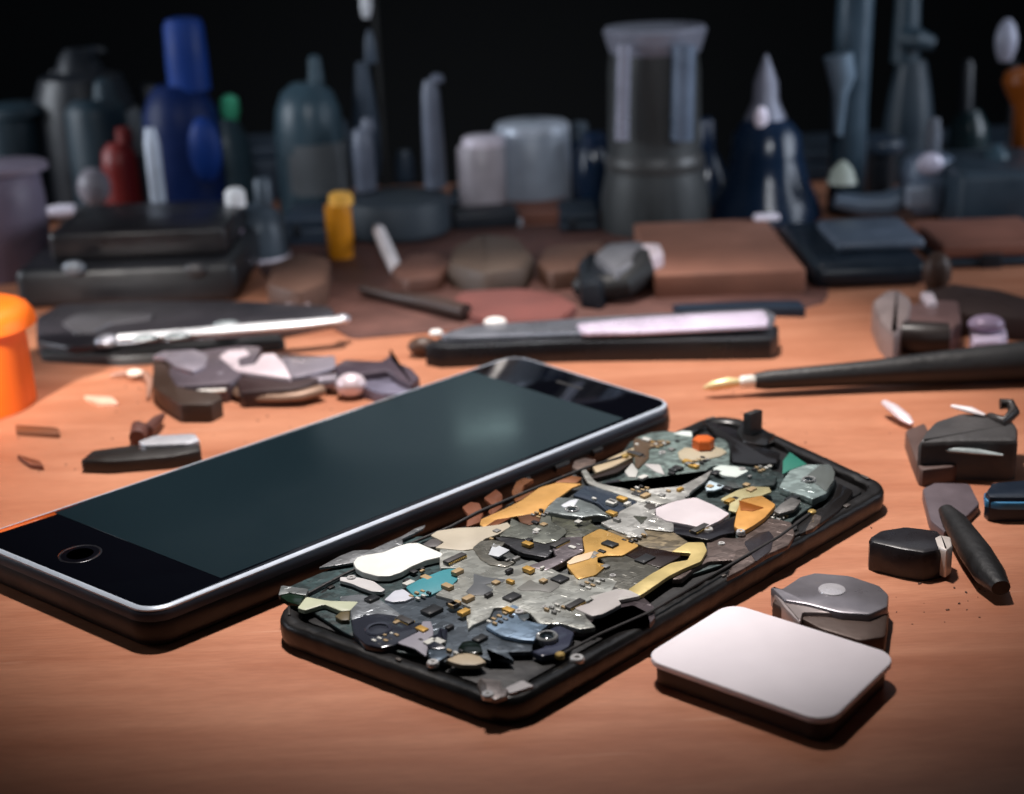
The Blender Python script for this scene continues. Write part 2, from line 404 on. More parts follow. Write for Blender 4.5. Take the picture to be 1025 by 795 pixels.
piece('dark_notch', 'E', [(785, 510), (835, 500), (835, 520), (815, 535), (795, 525)], .705, 'plain', (66, 76, 82), .02, .005)
# near left strip
piece('white_battery_label', 'E', [(58, 275), (75, 252), (120, 240), (190, 230), (250, 205), (300, 190), (345, 188), (400, 212), (455, 235), (445, 250), (380, 265), (320, 290), (270, 318), (220, 335), (165, 335), (100, 318), (70, 300)], .68, 'plain', (246, 248, 242), .14, .03, 2)
piece('pale_clip', 'E', [(0, 340), (60, 338), (100, 345), (150, 358), (200, 395), (185, 405), (140, 403), (90, 385), (50, 368), (0, 355)], .62, 'plain', (222, 220, 220), .08, .02)
piece('teal_label', 'E', [(290, 383), (350, 350), (450, 310), (510, 298), (520, 350), (490, 380), (430, 405), (400, 420), (330, 427)], .63, 'plain', (70, 150, 162), .06, .015, label='teal label strip beside the white label')
piece('pale_contact', 'E', [(195, 440), (240, 400), (280, 393), (330, 427), (290, 445), (230, 450)], .635, 'plain', (222, 226, 238), .06, .015)
piece('grey_spring_arm', 'E', [(0, 245), (60, 222), (140, 218), (200, 190), (280, 155), (330, 125), (378, 108), (370, 125), (320, 150), (275, 170), (280, 195), (200, 235), (120, 250), (60, 275), (0, 285), (-100, 300)], .60, 'metal', (112, 114, 116), .06)
piece('pale_green_strip', 'A', [(198, 325), (235, 278), (330, 295), (455, 298), (420, 335), (380, 338), (310, 310), (230, 335)], .61, 'plain', (214, 220, 190), .10)
piece('corner_clip', 'A', [(118, 272), (130, 230), (245, 245), (235, 272), (160, 262)], .66, 'metal', (125, 130, 130), .12)
piece('green_seal', 'A', [(125, 276), (160, 262), (228, 276), (205, 312), (160, 300)], .63, 'gloss', (26, 44, 32), .12)
piece('tan_tab', 'A', [(355, 360), (380, 340), (418, 335), (416, 375), (380, 376)], .58, 'plain', (110, 98, 70), .10)
# middle: gold flex, copper springs
piece('beige_flex', 'E', [(400, 155), (430, 135), (520, 122), (620, 118), (700, 108), (740, 97), (755, 115), (700, 150), (640, 170), (590, 215), (540, 222), (470, 215), (420, 210), (460, 185)], .68, 'plain', (200, 190, 170), .06, .02)
piece('grey_foot', 'E', [(365, 195), (400, 170), (440, 172), (450, 188), (430, 205), (390, 205)], .64, 'plain', (92, 88, 88), .08)
piece('gold_flex', 'B', [(236, 490), (240, 470), (330, 430), (400, 395), (470, 345), (540, 325), (640, 330), (600, 345), (560, 375), (510, 410), (485, 450), (390, 455), (340, 465), (300, 485), (250, 500)], .66, 'foil', (218, 166, 96), .05, .015)
piece('copper_spring', 'B', [(165, 420), (200, 400), (235, 405), (250, 440), (238, 480), (180, 500), (188, 450)], .58, 'foil', (128, 80, 58), .1, .04)
piece('copper_spring', 'B', [(250, 385), (300, 350), (325, 370), (325, 420), (280, 455), (268, 440), (280, 410)], .585, 'foil', (128, 80, 58), .1, .04)
piece('copper_spring', 'B', [(360, 360), (380, 320), (410, 305), (450, 312), (410, 335), (400, 360), (480, 340), (570, 290), (640, 305), (620, 325), (530, 323), (470, 343), (400, 393), (375, 400)], .60, 'foil', (130, 84, 54), .1, .03)
piece('copper_tab', 'B', [(255, 500), (300, 470), (360, 462), (325, 482), (290, 500)], .675, 'foil', (128, 76, 46), .03, .01)
piece('copper_tab', 'B', [(385, 458), (430, 448), (478, 458), (470, 480), (430, 492), (395, 480)], .70, 'foil', (110, 76, 56), .04, .02)
piece('grey_shield', 'B', [(360, 465), (400, 485), (440, 490), (480, 455), (515, 455), (520, 480), (570, 505), (580, 520), (540, 555), (490, 565), (400, 545), (310, 535), (350, 500)], .67, 'metal', (116, 119, 111), .12)
piece('charcoal_plate', 'B', [(290, 538), (400, 545), (490, 565), (540, 558), (520, 600), (500, 620), (400, 602)], .64, 'metal', (70, 70, 73), .1)
piece('mauve_connector', 'B', [(520, 580), (560, 540), (640, 537), (645, 595), (600, 615), (560, 640), (500, 670), (440, 660), (430, 650), (540, 615)], .69, 'metal', (124, 116, 120), .14, .04)
piece('camera_housing', 'B', [(485, 435), (540, 380), (620, 385), (690, 410), (760, 460), (700, 450), (640, 460), (560, 450)], .78, 'metal', (124, 132, 132), .2, .07)
piece('camera_glint', 'B', [(555, 415), (590, 395), (625, 390), (610, 415), (570, 422)], .80, 'gloss', (232, 236, 244), .03, .01)  # highlight of the camera housing modelled as a pale piece
piece('navy_module', 'B', [(600, 375), (650, 335), (760, 355), (860, 400), (780, 440), (770, 465), (740, 440), (700, 405), (640, 385)], .70, 'gloss', (56, 65, 78), .14, .03)
piece('olive_board', 'B', [(520, 455), (560, 455), (640, 462), (700, 452), (670, 480), (710, 505), (640, 540), (570, 540), (580, 515), (520, 480)], .63, 'board', (78, 80, 66), .1)
piece('gold_shield', 'B', [(640, 540), (710, 505), (790, 535), (865, 572), (800, 612), (740, 612), (700, 620), (700, 640), (740, 648), (690, 690), (620, 705), (580, 655), (580, 640), (650, 600)], .70, 'foil', (205, 162, 92), .08, .02)
piece('cream_highlight', 'B', [(578, 640), (610, 615), (685, 595), (670, 625), (590, 648)], .72, 'plain', (240, 212, 178), .025, .008)  # pale sliver painted on as the gold shield's highlight
piece('dark_flex', 'B', [(808, 608), (865, 575), (960, 590), (1030, 605), (1025, 618), (950, 660), (880, 640)], .66, 'gloss', (36, 22, 18), .08)
piece('olive_band', 'B', [(730, 510), (850, 522), (900, 505), (1000, 520), (1060, 560), (1030, 585), (990, 602), (920, 590), (870, 572)], .65, 'board', (118, 106, 84), .1)
piece('grey_cover', 'B', [(705, 620), (740, 612), (810, 612), (880, 640), (950, 665), (880, 710), (820, 750), (740, 735), (680, 705), (740, 650)], .64, 'metal', (98, 97, 90), .1)
piece('grey_cover', 'B', [(510, 788), (560, 740), (620, 708), (680, 707), (780, 748), (700, 760), (660, 800), (580, 860), (520, 830)], .635, 'metal', (92, 92, 86), .1)
piece('thin_dark_strip', 'B', [(672, 705), (720, 712), (785, 745), (730, 740)], .65, 'plain', (30, 26, 22), .02, .005)
piece('tan_edge_strip', 'D', [(100, 695), (180, 640), (260, 595), (320, 585), (333, 560), (260, 555), (320, 520), (380, 520), (392, 550), (370, 590), (300, 620), (250, 645), (150, 715)], .69, 'foil', (200, 180, 122), .09, .02)
piece('pale_bracket', 'C', [(525, 345), (590, 325), (640, 285), (720, 272), (785, 298), (700, 305), (715, 330), (680, 350), (640, 370), (600, 378)], .70, 'plain', (200, 195, 193), .10, .03)
piece('curved_hook', 'C', [(440, 352), (530, 347), (600, 378), (680, 350), (720, 305), (800, 300), (845, 340), (848, 385), (825, 412), (812, 365), (760, 338), (700, 350), (620, 422), (560, 442), (520, 438), (570, 410), (540, 385)], .56, 'metal', (84, 76, 80), .12, .04)
# far end
piece('teal_grey_board', 'D', [(125, 140), (180, 120), (240, 112), (300, 120), (340, 130), (340, 175), (400, 180), (430, 135), (465, 150), (475, 180), (475, 240), (410, 240), (370, 270), (330, 300), (290, 315), (240, 295), (180, 310), (130, 330), (80, 310), (60, 300), (130, 255), (120, 200)], .68, 'board', (108, 124, 120), .14)
piece('brown_clip', 'D', [(122, 137), (265, 155), (180, 175), (180, 210), (160, 230), (140, 250), (128, 240)], .74, 'plain', (94, 74, 54), .08)
piece('beige_oval_pad', 'D', [(285, 190), (310, 172), (370, 178), (410, 165), (450, 178), (465, 190), (440, 205), (370, 220), (310, 225), (290, 212)], .73, 'plain', (190, 178, 152), .06, .03)
bm = NB(); C0 = G(600+378/3.661, 400+168/3.661, .72)
lathe(bm, (C0.x, C0.y, .64), [(.22, 0), (.25, .02), (.25, .24), (.22, .27)], 6)
obj('copper_standoff', bm, mat('orange_copper', (214, 104, 44), .35, .3, k=1), P2, angle=20)
piece('white_lug', 'D', [(90, 260), (118, 228), (140, 260), (132, 282), (105, 280)], .74, 'plain', (205, 205, 200), .08)
piece('white_lug', 'D', [(160, 232), (220, 235), (238, 273), (200, 260)], .72, 'plain', (208, 205, 203), .06)
piece('white_edge_tab', 'D', [(268, 122), (300, 112), (336, 114), (338, 134), (300, 128)], .70, 'plain', (226, 236, 232), .06)
piece('swept_shield', 'D', [(0, 305), (60, 318), (130, 332), (180, 312), (240, 297), (290, 317), (370, 277), (412, 253), (390, 292), (330, 337), (320, 362), (280, 367), (205, 387), (200, 420), (270, 450), (270, 482), (160, 470), (175, 495), (120, 500), (60, 478), (0, 448), (60, 430), (70, 408), (140, 372), (60, 330)], .71, 'metal', (172, 172, 168), .08)
piece('swept_shield', 'B', [(635, 278), (655, 272), (690, 320), (760, 345), (850, 355), (940, 372), (1000, 400), (950, 410), (860, 398), (790, 372), (720, 350), (660, 325)], .735, 'metal', (160, 160, 154), .06)
piece('dark_hole_cap', 'D', [(160, 386), (175, 376), (203, 380), (204, 394), (180, 400)], .735, 'gloss', (86, 82, 78), .03)
piece('dark_hole_cap', 'D', [(120, 422), (176, 426), (152, 453)], .735, 'gloss', (78, 80, 72), .03)
piece('lilac_plate', 'D', [(203, 395), (270, 370), (350, 355), (420, 385), (475, 415), (440, 440), (380, 468), (320, 455), (240, 440), (205, 420)], .76, 'plain', (232, 222, 226), .08, .03, label='pale lilac plate in the middle of the chassis')
piece('mint_pad', 'D', [(412, 250), (440, 237), (500, 242), (545, 258), (500, 282), (450, 275)], .72, 'plain', (226, 238, 232), .08)
piece('pale_blue_lens', 'D', [(385, 315), (400, 293), (462, 315), (420, 330), (390, 330)], .70, 'gloss', (208, 228, 238), .05)
piece('dark_teal_strip', 'D', [(412, 282), (450, 290), (545, 262), (650, 277), (640, 310), (560, 318), (470, 322), (400, 300)], .64, 'board', (50, 64, 64), .08)
piece('tan_flex', 'D', [(440, 362), (500, 330), (550, 315), (620, 318), (628, 335), (590, 350), (520, 360), (500, 410), (470, 402), (475, 380)], .73, 'foil', (206, 196, 150), .05)
piece('amber_connector', 'D', [(500, 410), (515, 365), (590, 348), (645, 382), (603, 430), (560, 460), (520, 482), (490, 460)], .72, 'foil', (216, 158, 86), .12, .03)
piece('rust_triangle', 'D', [(508, 366), (600, 393), (560, 406), (515, 402)], .74, 'foil', (150, 84, 22), .04, .01, 0)
piece('slate_tab', 'D', [(635, 405), (660, 380), (700, 355), (738, 368), (712, 400), (660, 415)], .68, 'metal', (120, 118, 116), .08)
piece('dark_well', 'D', [(270, 450), (380, 470), (500, 420), (490, 450), (495, 482), (440, 495), (400, 512), (270, 487)], .66, 'gloss', (34, 32, 37), .08)
piece('camera_plate', 'D', [(655, 318), (670, 290), (700, 250), (760, 235), (840, 235), (860, 260), (858, 292), (830, 340), (780, 362), (750, 350), (700, 335)], .70, 'metal', (150, 166, 164), .18, .04)
piece('camera_dark_face', 'D', [(730, 297), (805, 236), (845, 238), (860, 262), (856, 292), (828, 335), (800, 312), (780, 300)], .73, 'gloss', (104, 110, 108), .05, .02)
piece('green_film', 'D', [(668, 270), (670, 222), (695, 190), (757, 234), (700, 254)], .72, 'plain', (50, 130, 112), .04, .01, 0, label='small green protective film corner')
piece('brown_grey_module', 'D', [(390, 520), (420, 500), (500, 505), (560, 460), (620, 430), (700, 445), (715, 490), (690, 530), (620, 560), (520, 620), (460, 650), (490, 585), (400, 590), (340, 620), (300, 655), (260, 655), (330, 605), (392, 565)], .56, 'metal', (96, 84, 80), .12, .05)
piece('module_window', 'D', [(525, 520), (580, 485), (620, 478), (637, 500), (627, 550), (570, 592)], .58, 'gloss', (54, 50, 54), .03)
piece('pale_hinge', 'D', [(-40, 718), (0, 708), (60, 690), (110, 695), (150, 716), (60, 734), (0, 745)], .69, 'plain', (200, 198, 194), .08)
piece('cream_bar', 'B', [(680, 262), (760, 222), (846, 184), (848, 218), (760, 262), (695, 285)], .67, 'plain', (208, 188, 155), .1, .03)
piece('dark_brown_bar', 'B', [(670, 300), (760, 264), (850, 222), (848, 240), (780, 285), (690, 308)], .60, 'gloss', (42, 30, 22), .1)
piece('brown_knob', 'B', [(598, 262), (610, 238), (650, 226), (692, 235), (690, 255), (660, 270), (620, 275)], .66, 'metal', (112, 96, 88), .12, .04)
piece('dark_plug', 'B', [(730, 322), (780, 312), (820, 326), (800, 340), (745, 338)], .70, 'gloss', (50, 48, 54), .06)
piece('rim_catch', 'D', [(750, 480), (785, 415), (812, 425), (805, 450), (780, 470)], .55, 'metal', (96, 88, 84), .10)
# charging port at the near corner
piece('charging_port', 'C', [(145, 650), (155, 620), (240, 632), (245, 660), (270, 665), (265, 690), (220, 706), (170, 690)], .53, 'metal', (140, 132, 130), .1, .04)
piece('port_tongue', 'C', [(258, 660), (325, 630), (372, 652), (275, 683)], .53, 'plain', (206, 202, 204), .06)
piece('port_screen', 'C', [(145, 640), (160, 622), (182, 640), (185, 668), (160, 680)], .545, 'gloss', (92, 86, 84), .05)
# small clips added along the rim to stand in for its glints
rim_line = inset(base, .17); rk = random.Random(8); nb = len(rim_line)
for k in range(16):
    i_ = int((k+rk.uniform(.1, .8))*nb/16) % nb; p0, p1 = rim_line[i_], rim_line[(i_+2) % nb]
    L_ = rk.uniform(.10, .34); W_ = rk.uniform(.05, .10)
    bm = NB(); box(bm, (p0.x, p0.y, .522), (L_, W_, .035), math.atan2(p1.y-p0.y, p1.x-p0.x), .012)
    obj('rim_glint_clip', bm, mat('clip_steel', (104, 98, 94), .35, .4, k=.8) if k % 3 else mat('clip_dark', (58, 54, 52), .35, .3, k=.8), P2)
# antenna tab standing at the back corner
bm = NB(); a = G(752, 438, .45)
prism(bm, [(a.x-.22, a.y-.1), (a.x+.1, a.y+.15), (a.x+.24, a.y+.05), (a.x-.08, a.y-.22)], .4, 1.12, .03, 0)
obj('antenna_tab', bm, BLACKM, P2)
piece('tab_foot', 'D', [(500, 110), (530, 60), (560, 50), (580, 90), (640, 130), (600, 165), (520, 150)], .62, 'gloss', (30, 28, 28), .2, .06)
piece('rear_frame', 'D', [(370, 70), (430, 85), (500, 105), (520, 150), (660, 190), (650, 230), (560, 235), (480, 225), (470, 150), (420, 120)], .56, 'gloss', (30, 28, 29), .12, .05)
piece('side_frame', 'D', [(720, 450), (800, 400), (850, 360), (870, 300), (930, 330), (880, 400), (780, 470), (730, 490)], .53, 'gloss', (34, 32, 32), .12, .05)
# screws
SCREW = mat('screw_head', (214, 212, 210), .3, .55, var=.08, k=1)
for fr, x, y, r, z in (('E', 50, 340, 22, .65), ('E', 482, 272, 27, .70), ('E', 790, 490, 25, .72), ('E', 410, 714, 28, .64), ('D', 228, 190, 14, .71),
                       ('D', 515, 478, 17, .73), ('D', 445, 523, 14, .60), ('C', 188, 683, 26, .58), ('C', 540, 540, 30, .53), ('E', 905, 470, 14, .69),  # the screw on the brown-grey module stands in for a highlight
                       ('D', 395, 470, 20, .70), ('D', 520, 250, 14, .75), ('B', 455, 520, 14, .70), ('B', 760, 690, 15, .67)):
    z = .535+(z-.5)*.62 if z > .5 else z
    ox, oy, k = ZO[fr]; P = G(ox+x/k, oy+y/k, z); rc = r/k*cmpx(P)
    bm = NB(); lathe(bm, (P.x, P.y, z-.08), [(rc, 0), (rc, .06), (rc*.85, .085), (rc*.35, .085), (rc*.3, .06), (rc*.02, .06)], 20)
    s = obj('screw', bm, SCREW, P2)
# lens rings
for fr, x, y, r, z in (('E', 915, 600, 50, .70), ('D', 765, 290, 26, .76), ('B', 600, 430, 30, .80), ('E', 170, 570, 62, .66)):
    z = .535+(z-.5)*.62 if z > .5 else z
    ox, oy, k = ZO[fr]; P = G(ox+x/k, oy+y/k, z); rc = r/k*cmpx(P)
    bm = NB(); lathe(bm, (P.x, P.y, z-.1), [(rc, 0), (rc, .10), (rc*.9, .12), (rc*.72, .115), (rc*.68, .07), (rc*.05, .07)], 28)
    o = obj('lens_ring', bm, pmat('metal', (150, 152, 152)) if r != 62 else pmat('gloss', (60, 63, 75)), P2)
    if r != 62:
        bm = NB(); lathe(bm, (P.x, P.y, z-.03), [(rc*.66, 0), (rc*.5, .025), (rc*.05, .04)], 24)
        obj('lens_glass', bm, mat('lens_glass', (30, 40, 46), .08, bump=0, coat=.5), o)
# small surface-mounted components, each its own part
rnd = random.Random(5)
CAPM = [mat('cap_tan', (176, 150, 110), .5, k=.8), mat('cap_dark', (40, 38, 40), .4, k=.8), mat('cap_grey', (140, 140, 138), .4, .3, k=.9), mat('cap_white', (214, 214, 208), .5, k=.8), mat('cap_gold', (200, 158, 80), .4, .4, k=.9)]
for cx, cy, w, h, n, z in ((400, 575, 60, 26, 8, .52), (470, 590, 90, 50, 10, .67), (520, 535, 70, 26, 8, .66), (600, 510, 60, 30, 8, .72), (668, 460, 70, 40, 12, .69), (740, 490, 60, 30, 8, .68), (600, 560, 60, 30, 7, .65), (440, 630, 90, 40, 9, .575), (530, 570, 60, 24, 6, .70), (665, 500, 50, 22, 6, .72)):
    z = .535+(z-.5)*.62
    for k in range(n):
        P = G(cx+rnd.uniform(-.5, .5)*w, cy+rnd.uniform(-.5, .5)*h, z)
        a = rnd.choice((.79, .79+math.pi/2))
        L_, W_, H_ = rnd.choice(((.16, .09, .07), (.10, .06, .05), (.22, .14, .08), (.13, .13, .05)))
        bm = NB(); box(bm, (P.x, P.y, z+H_/2-.01), (L_, W_, H_), a, .012)
        obj('chip', bm, rnd.choice(CAPM), P2)

# integrated circuits, board connectors, coax lead and ribbon, all squared to the phone's own axes
AXL = math.atan2(*(lambda d: (d.y, d.x))(on2(.5, 1)-on2(.5, 0)))
ICM = mat('ic_black', (34, 35, 38), .38, var=.2, bump=.1, k=.9); PINM = mat('pin_gold', (210, 178, 110), .3, .6, k=1)
for x, y, z, L_, W_, H_ in ((432, 612, .575, .34, .26, .07), (372, 600, .60, .24, .18, .06), (512, 598, .665, .30, .22, .05), (560, 580, .665, .26, .26, .05),
                            (640, 494, .70, .34, .22, .05), (610, 545, .70, .2, .3, .05), (676, 470, .68, .3, .2, .06), (645, 560, .64, .36, .24, .05), (716, 474, .64, .22, .16, .06), (480, 640, .575, .26, .16, .06), (792, 500, .52, .3, .2, .06), (740, 452, .46, .36, .24, .06)):
    z = .535+(z-.5)*.62 if z > .5 else z
    P = G(x, y, z); bm = NB(); box(bm, (P.x, P.y, z+H_/2-.005), (L_, W_, H_), AXL, .012)
    c = obj('integrated_circuit', bm, ICM, P2)
    dx, dy = math.cos(AXL), math.sin(AXL)
    bm = NB(); lathe(bm, (P.x-dx*L_*.35+dy*W_*.3, P.y-dy*L_*.35-dx*W_*.3, z+H_-.006), [(.018, 0), (.018, .004)], 10)
    obj('pin_mark', bm, CAPM[2], c)
for x, y, z, L_, a in ((455, 560, .69, .5, 0), (560, 545, .66, .44, 0), (635, 455, .70, .4, 1), (700, 530, .66, .46, 0), (575, 606, .655, .42, 0), (405, 622, .60, .36, 1)):
    z = .535+(z-.5)*.62
    P = G(x, y, z); ang = AXL+a*math.pi/2; dx, dy = math.cos(ang), math.sin(ang)
    bm = NB(); box(bm, (P.x, P.y, z+.03), (L_, .15, .07), ang, .015)
    c = obj('board_connector', bm, mat('connector_dark', (58, 56, 56), .45, k=.9), P2)
    bm = NB(); n = int(L_/.045)
    for k in range(n):
        t_ = (k-(n-1)/2)*.045
        for sd in (-.078, .078): box(bm, (P.x+dx*t_-dy*sd, P.y+dy*t_+dx*sd, z+.02), (.022, .03, .035), ang, 0)
    obj('pins', bm, PINM, c)
bm = NB(); tube(bm, [G(x, y, z) for x, y, z in ((300, 598, .55), (345, 574, .56), (400, 548, .57), (450, 527, .60), (478, 512, .62), (540, 486, .62), (585, 468, .64), (625, 456, .66))], .032, 8)
obj('coax_lead', bm, BLACKM, P2)
bm = NB(); tube(bm, [G(x, y, z) for x, y, z in ((560, 655, .56), (600, 634, .56), (650, 612, .62), (690, 588, .62), (735, 562, .60), (780, 536, .58), (812, 512, .58))], .028, 8)
obj('coax_lead', bm, mat('lead_grey', (52, 50, 50), .45), P2)
for x, y, z in ((300, 598, .55), (625, 456, .67), (560, 655, .56), (812, 512, .58)):
    P = G(x, y, z); bm = NB(); lathe(bm, (P.x, P.y, z-.05), [(.085, 0), (.085, .07), (.06, .09), (.02, .09)], 16); obj('coax_plug', bm, PINM, P2)
rnd = random.Random(9)
for cx, cy, w, h, n, z in ((385, 640, 50, 16, 8, .58), (420, 596, 40, 20, 6, .60), (500, 620, 50, 20, 8, .675), (555, 610, 40, 16, 6, .65), (540, 515, 40, 12, 6, .68), (590, 585, 40, 16, 7, .645), (632, 540, 50, 14, 7, .66), (660, 445, 36, 16, 8, .69), (700, 462, 40, 16, 8, .69), (640, 490, 40, 12, 6, .72), (775, 520, 40, 14, 7, .5), (450, 655, 40, 12, 5, .575), (760, 470, 40, 16, 7, .5)):
    z = .535+(z-.5)*.62 if z > .5 else z
    P0 = G(cx, cy, z); dx, dy = math.cos(AXL), math.sin(AXL); e = cmpx(P0)
    for k in range(n):
        u_, v_ = (k//2-(n//2-1)/2)*.13+rnd.uniform(-.01, .01), (k % 2-.5)*.16+rnd.uniform(-.01, .01)
        x_, y_ = P0.x+dx*u_-dy*v_, P0.y+dy*u_+dx*v_
        bm = NB(); H_ = rnd.choice((.04, .05, .06)); box(bm, (x_, y_, z+H_/2), (.055, .10, H_), AXL, .01)
        obj('capacitor', bm, rnd.choice(CAPM[:4]), P2)

# ================================================================ LOOSE PARTS IN FRONT
# white square module on a dark base
t = thing('adapter_plate', 'white rounded square plate on a thin dark base at the front', 'plate', (*G(770, 680, 0).xy, 0))
w4 = [G(641, 657, .5).xy, G(828, 723, .5).xy, G(899, 655, .5).xy, G(730, 602, .5).xy]
bm = NB(); q = lambda i: quad_round(w4, .38-min(i, .2), 9, i)
rings(bm, [(q(.02), .38), (q(.0), .395), (q(0), .475), (q(.01), .492), (q(.03), .5)])
obj('plate_top', bm, WHITEP, t)
bm = NB(); rings(bm, [(q(.16), 0), (q(.10), .03), (q(.09), .36), (q(.1), .382)])
obj('plate_base', bm, mat('brown_black_base', (58, 42, 38), .5), t)
# grey metal shield
t = thing('metal_shield', 'crumpled grey metal shield lying behind the white square plate', 'metal part', (*G(830, 625, 0).xy, 0))
bm = NB(); tprism(bm, [(772, 602), (778, 590), (812, 574), (850, 575), (885, 590), (889, 612), (886, 636), (860, 640), (820, 628), (790, 612)], 0.0, .36, .06)
obj('shield_base', bm, mat('brown_metal', (84, 66, 58), .45, .3), t)
bm = NB(); tprism(bm, [(770, 586), (782, 588), (800, 576), (815, 572), (850, 575), (880, 585), (889, 594), (888, 606), (870, 614), (840, 612), (805, 603), (785, 600)], .34, .50, .05)
obj('shield_top', bm, mat('grey_foil', (140, 136, 142), .34, .5, var=.2, bump=.6, bscale=5, k=1), t)
bm = NB(); P = G(832, 590, .50); lathe(bm, (P.x, P.y, .48), [(.26, 0), (.24, .04), (.16, .06), (.02, .065)], 24)
obj('shield_dimple', bm, mat('pale_dimple', (205, 203, 208), .3, .3, k=.95), t)
bm = NB(); tprism(bm, [(770, 587), (790, 594), (820, 600), (848, 604), (846, 614), (820, 612), (803, 612), (800, 622), (785, 608)], .1, .44, .03)
obj('shield_lip', bm, mat('pale_lip', (178, 166, 164), .4, .3, k=.9), t)
# black capacitor
t = thing('black_capacitor', 'small black rounded component with a silver end beside the spudger', 'component', (*G(910, 570, 0).xy, 0))
a = G(880, 556, .42); b = G(935, 562, .42)
bm = NB(); tprism(bm, [(869, 536), (880, 529), (905, 525), (938, 529), (946, 538), (944, 548), (925, 552), (900, 548), (870, 541)], .0, .62, .1)
obj('body', bm, mat('cap_black', (46, 44, 48), .3, bump=.1, k=.8), t)
bm = NB(); tprism(bm, [(934, 537), (940, 534), (951, 536), (953, 545), (947, 550), (937, 546)], .06, .64, .06)
obj('end_cap', bm, mat('pale_end', (225, 215, 208), .35, .2, k=.95), t)
# spudger: grey head and black handle
t = thing('spudger', 'black handled prying tool with a flat grey head', 'hand tool', (*G(965, 545, 0).xy, 0))
bm = NB(); tprism(bm, [(922, 488), (935, 482), (970, 483), (980, 503), (968, 515), (955, 522), (945, 532), (930, 520)], 0, .22, .05)
obj('head', bm, mat('grey_head', (118, 106, 112), .45, .3), t)
bm = NB(); tube(bm, [G(946, 510, .32), G(955, 522, .3), G(975, 552, .3), G(990, 575, .3), G(1001, 588, .3)], [.16, .26, .32, .3, .18], 16, .8)
obj('handle', bm, BLACKM, t)
# dark blue box with a bright stripe
t = thing('blue_box', 'small dark navy case with a bright blue stripe at the frame edge', 'case', (*G(1035, 515, 0).xy, 0))
bm = NB(); tprism(bm, [(985, 492), (992, 482), (1040, 478), (1080, 480), (1085, 495), (1060, 497), (990, 497)], 0, .55, .06)
obj('case_body', bm, mat('navy_case', (24, 36, 52), .4, k=.9), t)
bm = NB(); tprism(bm, [(984, 492), (1000, 496), (1085, 497), (1085, 503), (1000, 503), (985, 500)], .30, .45, .03)
obj('stripe', bm, mat('blue_stripe', (60, 130, 175), .4, k=.9), t)
# black clip box on the right with steel strip
t = thing('black_clip_case', 'black case with a thin steel strip and hooked top on the right', 'case', (*G(975, 470, 0).xy, 0))
bm = NB(); tprism(bm, [(935, 420), (960, 412), (1008, 414), (1018, 425), (1018, 440), (960, 440), (918, 442), (925, 430)], 0, .95, .12)
obj('case_body', bm, mat('black_case', (72, 70, 70), .5, bump=.4, k=.9), t)
bm = NB(); tube(bm, [G(921, 446, .75), G(950, 449, .72), G(980, 452, .7), G(1003, 455, .68)], [.06, .12, .1, .04], 10, .6)
obj('steel_strip', bm, mat('pale_steel', (190, 200, 200), .3, .4, k=.9), t)
bm = NB(); tube(bm, [G(990, 418, .9), G(1005, 422, 1.0), G(1014, 412, 1.1), G(1010, 404, 1.2), G(1000, 404, 1.2)], .13, 12)
obj('hook', bm, mat('dark_hook', (58, 52, 50), .4), t)
bm = NB(); tube(bm, [G(952, 406, 1.05), G(970, 410, 1.05), G(985, 415, 1.0)], [.06, .12, .05], 10, .6)
obj('latch', bm, mat('pale_latch', (226, 214, 214), .35, k=.95), t)
bm = NB(); tprism(bm, [(905, 430), (925, 422), (935, 445), (940, 455), (960, 460), (955, 466), (920, 470), (912, 450)], 0, .4, .05)
tag(obj('bent_bracket', bm, mat('brown_plastic', (100, 78, 72), .5)), 'brown bent bracket tucked against the black clip case', 'bracket')
bm = NB(); tube(bm, [G(884, 402, .35), G(893, 408, .3), G(905, 418, .2), G(912, 424, .15)], [.09, .16, .16, .06], 12, .6)
tag(obj('steel_tip', bm, mat('lilac_tip', (232, 214, 218), .35, .1, k=.95)), 'pale pointed metal tip lying left of the black clip case', 'metal tip')

# dark handled precision screwdriver
t = thing('screwdriver', 'long black handled precision driver with gold tip pointing left', 'screwdriver', (*G(880, 395, 0).xy, 0))
A_ = G(755, 381, .38); B_ = G(1045, 360, .55)
d = (B_-A_).normalized()
bm = NB(); L_ = (B_-A_).length
tube(bm, [A_, A_+d*.3, A_+d*(L_*.4), A_+d*(L_*.7), A_+d*L_, A_+d*(L_+2.5)], [.2, .25, .33, .46, .55, .55], 20)
obj('handle', bm, BLACKM, t)
bm = NB(); tube(bm, [A_-d*.42, A_-d*.35, A_-d*.05, A_+d*.02], [.1, .16, .17, .13], 16)
obj('ferrule', bm, mat('white_ferrule', (244, 236, 226), .3, .2, k=1), t)
bm = NB(); tube(bm, [A_-d*1.35-Vector((0, 0, .1)), A_-d*1.1-Vector((0, 0, .05)), A_-d*.7, A_-d*.4], [.03, .13, .15, .1], 14)
obj('tip', bm, mat('gold_tip', (240, 214, 160), .3, .4, k=1), t)

